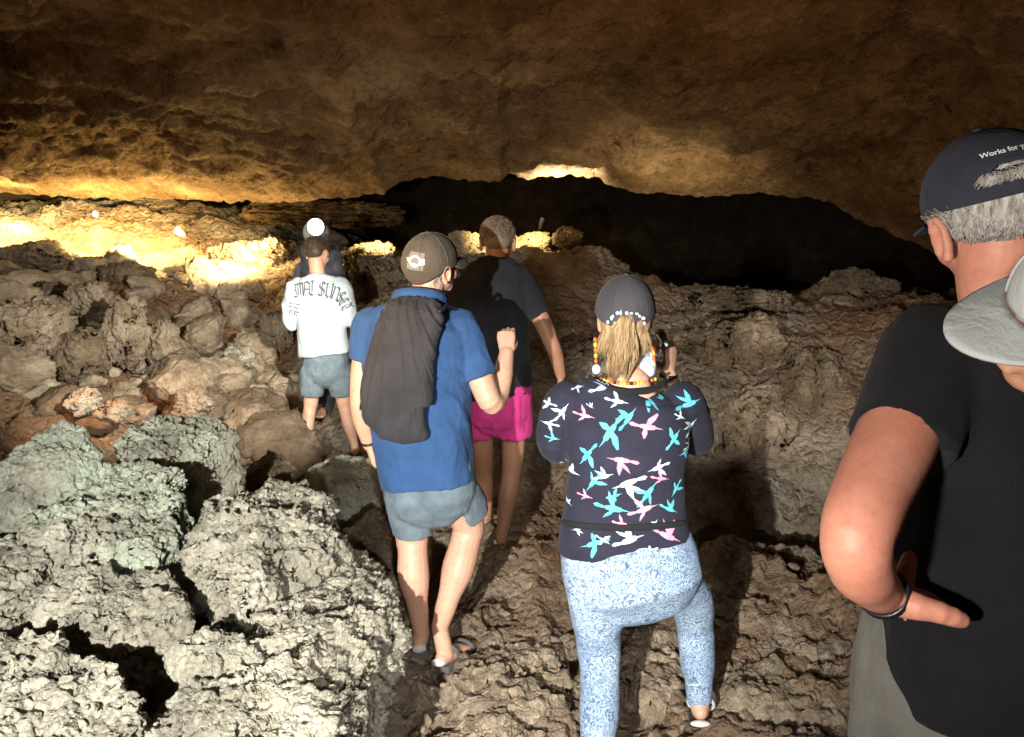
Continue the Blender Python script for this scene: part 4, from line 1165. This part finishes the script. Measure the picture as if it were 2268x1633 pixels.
# ================================================================== woman in the bird print top
Y = 2.6
base = P(1420, 1640, Y); base.z = gz(base.x, Y)
wom = empty('person', base, 'person in a bird-print top and blue leggings with a blond ponytail', 'person')
Hf = frame(P(1384, 702, Y + .02), R(-5), R(6), 0)
body = head_parts(Hf, .98)
body.append(tube(*rings([(845, 1345, 1442, .060), (862, 1326, 1456, .060), (900, 1276, 1492, .070), (1000, 1266, 1505, .105), (1100, 1262, 1505, .105), (1200, 1250, 1520, .12), (1270, 1258, 1535, .13)], Y), e=2.4, n=28))
body.append(tube([P(1390, 890, Y + .02), P(1390, 845, Y + .015), P(1388, 810, Y + .02), Hf @ Vector((0, -.01, -.04))], [.052, .058, .052, .052]))
LAs = [(1250, 890, 0, .052), (1226, 955, .01, .043), (1228, 992, .06, .039), (1262, 960, .18, .032), (1292, 925, .26, .025)]
A = limb(LAs, Y); body.append(tube(*A)); body += hand_parts(A[0][-1], (.3, .8, .4), (-1, 0, .2), .88, (.6, .7, .7, .7))
RAs = [(1512, 890, 0, .052), (1538, 950, .10, .043), (1538, 975, .20, .039), (1508, 900, .26, .034), (1481, 828, .28, .026)]
A = limb(RAs, Y); body.append(tube(*A))
wR = P(1481, 828, Y + .28)
kd = P(1486, 760, Y + .27) - wR
body += hand_parts(wR, kd, (.75, -.65, .1), 1.0, (.75, .95, 1.05, 1.1), (.7, .25), left=True, spread=.03)
LL = limb([(1318, 1290, 0, .085), (1322, 1400, .02, .07), (1329, 1490, -.02, .053), (1326, 1580, -.12, .053), (1322, 1680, -.22, .036), (1322, 1730, -.25, .032)], Y)
RL = limb([(1490, 1280, .02, .085), (1535, 1335, .12, .068), (1541, 1400, .14, .055), (1545, 1470, .08, .054), (1548, 1540, .03, .036), (1551, 1575, .02, .032)], Y)
body.append(tube(*LL)); body.append(tube(*RL))
hL = P(1322, 1775, Y - .33); hL.z = gz(hL.x, hL.y) + .03; hR = P(1551, 1600, Y); hR.z = max(hR.z, gz(hR.x, hR.y) + .03)
tL = hL + Vector((-.02, .21, 0)); tR = hR + Vector((.05, .205, -.01))
body += foot_parts(LL[0][-1], hL, tL, .92) + foot_parts(RL[0][-1], hR, tR, .92)
solid('body', body, .0055, M['skin_pale'], wom, 3); eyes(Hf, wom, .98)
top = [ell(P(1452, 893, Y - .03), (.055, .06, .032)), ell(P(1330, 893, Y - .03), (.055, .06, .032)), tube(*rings([(862, 1316, 1466, .084, .0), (872, 1282, 1492, .100), (884, 1255, 1512, .112), (915, 1244, 1526, .12), (960, 1252, 1524, .125), (1050, 1258, 1513, .122), (1120, 1250, 1517, .124), (1190, 1237, 1527, .135), (1214, 1236, 1529, .137)], Y), e=2.5, n=40, round0=False, round1=False),
       tube(*limb([(1252, 888, 0, .068), (1230, 945, .01, .060), (1228, 990, .05, .054), (1250, 985, .11, .048)], Y)), tube(*limb([(1512, 888, 0, .070), (1540, 945, .08, .060), (1543, 975, .17, .055), (1530, 950, .23, .048)], Y))]
tp_ = solid('top', top, .006, M['navy'], wom, 4, folds(.007, (5, 5, 13), 41, .05))
cl = [P(a, b, Y - c) for a, b, c in ((1306, 836, .0), (1320, 850, .045), (1345, 862, .078), (1391, 870, .098), (1436, 866, .085), (1462, 856, .05), (1474, 842, .0))]
link('collar', join([tube(cl, [(.011, .007)] * len(cl), side=(0, 0, 1), n=12)]), M['trim'], tp_)
bl = on_surf(tp_, [(1246 + 14 * k, 1160 + 9 * math.sin(math.pi * k / 19)) for k in range(20)])
link('waist_belt', join([tube(bl, [(.012, .004)] * len(bl), side=(0, 0, 1), n=10)]), M['trim'], tp_)
leg = [tube(*rings([(1195, 1239, 1527, .128), (1240, 1240, 1545, .145, -.015), (1290, 1252, 1556, .15, -.02), (1310, 1270, 1545, .115, -.01)], Y), e=2.3, n=34),
       tube(*limb([(1316, 1250, -.035, .098), (1319, 1310, -.03, .100), (1321, 1360, -.01, .092), (1326, 1430, .02, .078), (1329, 1490, -.02, .068), (1327, 1570, -.11, .067), (1324, 1650, -.19, .056), (1322, 1715, -.24, .046)], Y), round1=False),
       tube(*limb([(1480, 1275, .0, .098), (1528, 1325, .08, .080), (1540, 1395, .13, .066), (1545, 1460, .08, .063), (1548, 1520, .04, .048), (1549, 1558, .03, .042)], Y), round1=False)]
solid('leggings', leg, .006, M['leggings'], wom, 12, folds(.004, (10, 10, 8), 43))
# birds
def bird(px, row, s, ang, kind):
    A_ = [[(-.42, .0), (-.2, .09), (.1, .12), (.30, .10), (.36, .02), (.30, -.06), (.05, -.10), (-.22, -.07)], [(.33, .06), (.66, .02), (.34, -.01)],
          [(-.36, .05), (-.60, .10), (-.72, .02), (-.62, -.05), (-.36, -.05)]]
    lf = lambda x0, y0, x1, y1, w_: [(x0 - w_ * .3, y0), (x0 + w_ * .5, y0), (x0 * .5 + x1 * .5 + w_ * .8, y0 * .5 + y1 * .5), (x1 + w_ * .35, y1 * .9 + y0 * .1), (x1, y1), (x0 * .55 + x1 * .45 - w_ * .75, y0 * .5 + y1 * .5)]
    Wg = {0: [lf(.0, .05, -.28, .62, .16), lf(.02, -.04, -.30, -.40, .13)],
          1: [lf(.08, .06, -.42, .52, .17), lf(.10, .06, .02, .66, .15)],
          2: [lf(-.02, .05, .30, .58, .17), lf(-.05, -.04, -.05, -.46, .14)]}[kind]
    ca, sa = math.cos(ang), math.sin(ang); out = []
    for poly in A_ + Wg:
        out.append([P(px + (x * ca + y * sa) * s, row + (x * sa - y * ca) * s, Y - .13) for x, y in poly])
    return out
rb_ = random.Random(5); polys, mi = [], []
for col, lst in ((0, [(1445, 885, 46), (1393, 930, 44), (1352, 958, 62), (1303, 1012, 44), (1496, 977, 40), (1535, 905, 46), (1317, 1070, 42), (1436, 1096, 50), (1358, 1129, 56), (1484, 1133, 34), (1502, 1090, 30), (1317, 1205, 46), (1362, 1100, 26), (1228, 985, 26), (1490, 868, 30), (1525, 1010, 26)]),
                 (1, [(1250, 852, 30), (1297, 926, 34), (1434, 948, 54), (1379, 1020, 50), (1299, 1106, 24), (1426, 1131, 50), (1465, 1063, 32), (1377, 1161, 30), (1477, 1190, 54), (1246, 1119, 20), (1243, 1168, 24)]),
                 (2, [(1369, 893, 38), (1248, 922, 36), (1393, 1070, 56), (1338, 1059, 34), (1459, 1037, 38), (1268, 1059, 30), (1393, 1197, 52), (1336, 1197, 26), (1220, 950, 30), (1218, 905, 26), (1543, 959, 34), (1540, 1000, 28), (1262, 1131, 16), (1440, 1219, 24), (1512, 930, 22), (1282, 1180, 20), (1452, 1160, 14)]),
                 (3, [(1338, 866, 42), (1285, 870, 22), (1310, 905, 14)])):
    for px, row, s in lst:
        b_ = bird(px, row, s * 1.08, rb_.choice([-.3, .2, .5, 2.8, 3.3, -.9, 2.2]), rb_.randrange(3))
        print_on(tp_, b_, [0] * len(b_), [(M['teal'], M['pinkp'], M['mint'], M['periw'])[col]], 'printed_bird', start=-.4, lift=.002, split=.012)
# cap, hair, ponytail, scrunchie
cf = (.096, .110, .116)
cpf = cap(Hf, M['cap_plum'], wom, cf, low=-.10, back_low=-.34, seed=3, zc=.022)
hp = [ell((0, -.030, .0), (.083, .088, .085), Hf, 24), ell((0, -.048, -.045), (.070, .056, .05), Hf, 20)]
solid('hair', hp, .006, M['hair_blond'], wom, 3, lambda co: .006 * fbm(co * np.array([60, 30, 20]), 3, .6, 14, True))
root = cap_pt(Hf, 0, R(-6), cf, 1.0)
pt = []
for k in range(620):
    lock = k % 14; rl = random.Random(lock); e_ = max(-1, min(1, rl.uniform(-1, .8) + random.gauss(0, .09))); l_ = min(1, max(0, rl.random() * .9 + random.gauss(.05, .07)))
    x_end = P(1376 + e_ * 58 * (1 - .55 * l_), 778 + 72 * l_, Y - .11 + abs(e_) * .07 + random.uniform(-.02, .02))
    a = root + Vector((random.uniform(-.018, .018), random.uniform(-.01, .008), random.uniform(-.02, .012)))
    mid = a.lerp(x_end, .45) + Vector((e_ * .03 + random.uniform(-.008, .008), -.028 + random.uniform(-.012, .012), .02))
    cv = bez(a, mid, x_end, 10); ph = lock * 1.7
    pt.append([q + Vector((.010 * (i / 9) * math.sin(i * .9 + e_ * 3 + ph * .25), .006 * (i / 9) * math.cos(i * 1.1 + ph), 0)) for i, q in enumerate(cv)])
strands('ponytail', pt, M['hair_blond'], wom, .0019, seed=2)
nk = []
for k in range(300):
    az = random.uniform(-1.2, 1.2); a = cap_pt(Hf, az, R(-14), (.082, .098, .1), 1.0)
    nk.append(bez(a, a + Vector((-.2 * (a.x - root.x), -.012, -.02)), P(1383 + 52 * az + random.uniform(-8, 8), 770 + random.uniform(-10, 28), Y - .05), 6))
strands('loose_hair', nk, M['hair_blond'], wom, .0016, seed=3)
sc = []
for k in range(11):
    t = math.pi * (k + .2) / 10.5
    c = root + Vector((-.054 * math.cos(t) + random.uniform(-.004, .004), -.010 + .018 * abs(math.cos(t)), -.016 + .036 * math.sin(t) + random.uniform(-.004, .004)))
    sc.append(ell(c, tuple(.0068 * random.uniform(.6, 1.3) for _ in range(3)), None, 8))
link('scrunchie', join(sc), M['mint'], wom)
for side, (px, rows_) in enumerate(((1318, (752, 764, 776, 788, 800)), (1447, (772, 782, 794, 806, 818)))):
    bd, mi_ = [], []
    for i, rw in enumerate(rows_):
        b0 = ell(P(px + i * .5, rw, Y - .0), (.0065, .0065, .009), None, 8); bd.append(b0); mi_ += [i % 2] * len(b0[1])
    me = join(bd)
    for p_, q_ in zip(me.polygons, mi_): p_.material_index = q_
    link('beaded_cord', me, [M['bead_orange'], M['bead_yellow']], wom)
bd, mi_ = [], []
for k in range(17):
    t = -1 + 2 * k / 16
    b0 = ell(P(1391 + 60 * t, 850 - 10 * t * t, Y - .072 + .075 * t * t), (.0062,) * 3, None, 8); bd.append(b0); mi_ += [(0, 1, 1, 0, 2)[k % 5]] * len(b0[1])
me = join(bd)
for p_, q_ in zip(me.polygons, mi_): p_.material_index = q_
link('beaded_necklace', me, [M['bead_orange'], M['bead_yellow'], M['plastic']], wom)
solid('neck_scarf', [tube([P(1400, 838, Y - .01), P(1432, 815, Y + .005), P(1444, 785, Y + .03)], [(.03, .02), (.035, .022), (.018, .015)], side=(1, 0, -.5))], .005, M['periw'], wom, 2, folds(.005, (20, 20, 20), 3))
link('earring', join([ell(P(1321, 818, Y), (.015, .012, .017), None, 12)]), M['mint'], wom)
link('wrist_strap', join([ring_tube(P(1480, 832, Y + .28), kd, .031, .031, .004)]), M['plastic'], wom)
for hl, tl in ((hL, tL), (hR, tR)):
    so = link('sandal', sole_mesh(hl, tl, .048, .03, .002), M['plastic'], wom, False)
    d = (tl - hl).normalized()
    link('strap', join([ring_tube(hl + d * .05 + Vector((0, 0, .035)), d + Vector((0, 0, .6)), .045, .042, .006), ring_tube(hl.lerp(tl, .7) + Vector((0, 0, .012)), d, .046, .03, .007)]), M['pale_rubber'], so)
    link('heel_trim', join([ell(hl - d * .018 + Vector((0, 0, -.006)), (.036, .016, .010))]), M['pale_rubber'], so)
# torch in her hand
t0, t1 = P(1476, 764, Y + .17), P(1462, 740, Y + .34)
to = empty('torch', t0, 'small black torch held in the raised right hand of the person in leggings', 'torch')
d = t1 - t0
link('barrel', cone_mesh([disc_verts(t0, d, .012), disc_verts(t0 + d * .03, d, .0155), disc_verts(t0 + d * .7, d, .0155), disc_verts(t0 + d * .75, d, .019), disc_verts(t1, d, .020)]), M['plastic'], to)
link('switch', join([ell(t0 - d.normalized() * .002, (.006, .004, .006), None, 10)]), M['metal'], to)

# ================================================================== man in black at the right
Y = 1.35
base = P(2230, 1700, Y); base.z = gz(base.x, Y)
man = empty('person', base, 'grey-haired person in a black T-shirt and navy cap, hand on hip', 'person')
Hm = frame(P(2196, 484, Y), R(-4), R(-4), R(-14))
body = head_parts(Hm, 1.08)
body.append(tube(*rings([(740, 2140, 2350, .08), (800, 2060, 2420, .11), (1000, 2040, 2420, .13), (1300, 2010, 2420, .14), (1500, 1990, 2430, .14)], Y), e=2.4, n=28))
body.append(tube([P(2240, 740, Y), P(2232, 660, Y), P(2215, 590, Y), Hm @ Vector((0, -.012, -.05))], [.088, .074, .068, .066]))
As = [(2062, 800, 0, .066), (1990, 960, -.11, .062), (1918, 1120, -.22, .054), (1897, 1200, -.25, .050), (1908, 1258, -.23, .047), (1935, 1296, -.19, .038), (1968, 1322, -.15, .029)]
A = limb(As, Y); body.append(tube(*A, n=24))
wM = P(1968, 1322, Y - .15)
body += hand_parts(wM, P(2035, 1318, Y - .10) - wM, (-.45, -.2, .85), .95, (.25, .35, .45, .5), None, left=False, spread=.05)
body.append(tube([P(1985, 1330, Y - .165), P(2040, 1346, Y - .195), P(2088, 1358, Y - .205), P(2108, 1366, Y - .207), P(2130, 1373, Y - .203)], [.026, .021, .0180, .0165, .0140], n=14))
body.append(tube([P(1990, 1310, Y - .13), P(2006, 1268, Y - .13), P(2014, 1236, Y - .12)], [.021, .016, .0125], n=12))
body.append(tube(*limb([(2440, 800, 0, .066), (2540, 1050, -.06, .056), (2570, 1180, -.06, .05), (2500, 1300, .1, .03)], Y)))
body += hand_parts(P(2500, 1300, Y + .1), (-1, .2, -.2), (0, -1, .4), 1.0)
LLm = limb([(2080, 1560, 0, .10), (2110, 2300, 0, .06), (2125, 2900, 0, .04)], Y)
for x in (.73, .94):
    hx = Vector((x, Y - .05, gz(x, Y) + .03))
    body.append(tube([(x, Y, .95), (x, Y + .02, .5), (x, Y - .02, .28), (x, Y, .09 + hx.z - .03)], [.09, .06, .058, .036])); body += foot_parts((x, Y, hx.z + .06), hx, hx + Vector((0, .24, 0)), 1.05)
    link('shoe', sole_mesh(hx, hx + Vector((0, .25, 0)), .055, .03, .0), M['rubber'], man, False)
solid('body', body, .005, M['skin_pink'], man, 4); eyes(Hm, man, 1.08)
shirt = [tube(*rings([(668, 2160, 2330, .075), (700, 2110, 2380, .10), (740, 2060, 2425, .12), (800, 2022, 2455, .14), (900, 2010, 2460, .155), (1100, 1998, 2460, .165), (1300, 1958, 2460, .178), (1440, 1930, 2465, .19), (1500, 1940, 2465, .19)], Y), e=2.5, n=40, round0=False, round1=False),
         tube(*limb([(2070, 790, 0, .092), (2030, 880, -.05, .088), (1992, 985, -.10, .084)], Y), n=24, round1=False), tube(*limb([(2420, 790, 0, .092), (2500, 950, -.05, .082)], Y), round1=False)]
solid('shirt', shirt, .008, M['black'], man, 4, folds(.008, (6, 6, 4), 61, .7))
solid('trousers', [tube([(.83, Y + .01, 1.05), (.83, Y + .01, .96), (.83, Y + .01, .86)], [(.185, .13), (.20, .145), (.20, .145)], e=2.4, n=30)] + [tube([(x, Y + .01, .9), (x, Y + .02, .5), (x, Y, .12)], [.105, .09, .075], round1=False) for x in (.73, .94)], .008, M['grey_pants'], man, 4, folds(.007, (8, 8, 6), 63))
cm = (.101, .121, .108)
cpm = cap(Hm, M['cap_navy'], man, cm, opening=True, low=-.06, brim_tilt=.3, seed=5, zc=.035)
link('lettering', to_cap_mesh(Hm, [[(x * .92, y + .0) for x, y in p_] for p_ in text_polys('Works for you', .0130)], -.16, R(33), cm, 1.012, .035), M['white_print'], cpm, False)
hr = []
for k in range(420):   # through the opening of the cap
    az = random.uniform(-.62, .46); a = cap_pt(Hm, az, random.uniform(.17, .36), cm, .955, .035)
    b = cap_pt(Hm, az + random.uniform(-.16, .08), random.uniform(.12, .26), cm, random.uniform(1.0, 1.05), .035)
    hr.append(bez(a, (a + b) / 2 + Vector((0, -.010, .006)), b, 6))
hq = (.090, .110, .092)
for k in range(2600):   # short hair below the cap, lying on the head
    az = random.uniform(-1.75, 1.9); e0 = -.02 - (.66 - .12 * abs(az)) * random.random() ** 1.15; ln = random.uniform(.10, .26)
    a = cap_pt(Hm, az, e0, hq, .985, .034); sw = random.gauss(-.05, .07)
    b = cap_pt(Hm, az + sw, e0 - ln, hq, random.uniform(1.0, 1.06), .034); m_ = cap_pt(Hm, az + sw * .4, e0 - ln * .5, hq, 1.03, .034)
    if az < -1.2 and random.random() < .35: b += Vector((-.024 * random.random(), -.006, .016))
    hr.append(bez(a, m_, b, 5))
strands('hair', hr, M['hair_grey'], man, .0015, seed=9)
solid('hair', [ell((0, -.020, .034), (.084, .107, .084), Hm, 24)], .006, M['hair_grey'], man, 2, lambda co: .004 * fbm(co * 50, 3, .6, 24, True))
link('bracelet', join([ring_tube(P(1957, 1314, Y - .165), P(1968, 1322, Y - .15) - P(1935, 1296, Y - .19), .036, .036, .005)]), M['plastic'], man)

# ================================================================== shorter visitor with the pale cap, half outside the picture
Y = 1.0
cx = .72
bx = .92
man = empty('person', Vector((bx, Y, gz(bx, Y))), 'person at the right edge showing only a pale grey cap', 'person')
Hr = frame((cx, Y, 1.625), R(90), R(-14), 0)
Hr = Hr @ Matrix.Rotation(R(-34), 4, 'Y')
body = head_parts(Hr, 1.0) + [tube([(bx, Y, 1.36), ((cx + bx) / 2, Y, 1.48), Hr @ Vector((0, -.01, -.05))], [.065, .055, .055])]
body.append(tube([(bx, Y, 1.36), (bx, Y, 1.2), (bx, Y, .9)], [(.10, .19), (.11, .19), (.11, .17)], n=24))
for sg in (-1, 1):
    yy_ = Y + sg * .1
    body.append(tube([(bx, yy_, .92), (bx, yy_, .5), (bx, yy_, .1 + gz(cx, yy_))], [.085, .055, .034]))
    hh_ = Vector((bx, yy_, gz(cx, yy_) + .03)); body += foot_parts((bx, yy_, hh_.z + .06), hh_, hh_ + Vector((-.22, 0, 0)))
    body.append(tube([(bx, Y + sg * .2, 1.36), (bx, Y + sg * .24, 1.1), (bx - .02, Y + sg * .2, .88)], [.05, .042, .028])); body += hand_parts((bx - .02, Y + sg * .2, .88), (-.3, 0, -1), (0, sg, 0), .9)
solid('body', body, .007, M['skin_tan'], man, 3); eyes(Hr, man)
solid('shirt', [tube([(bx, Y, 1.43), (bx, Y, 1.37), (bx, Y, 1.2), (bx, Y, .88)], [(.08, .12), (.115, .20), (.125, .205), (.125, .19)], n=28)] + [tube([(bx, Y + sg * .2, 1.36), (bx, Y + sg * .235, 1.15)], [.07, .06]) for sg in (-1, 1)], .009, M['black'], man, 4)
solid('trousers', [tube([(bx, Y, .95), (bx, Y, .82)], [(.12, .18), (.12, .18)])] + [tube([(bx, Y + sg * .1, .86), (bx, Y + sg * .1, .5), (bx, Y + sg * .1, .12)], [.1, .075, .06]) for sg in (-1, 1)], .009, M['jacket'], man, 4)
cap(Hr, M['cap_pale'], man, CAPR, low=-.08, brim_tilt=.12, brim_len=.085, seed=7)
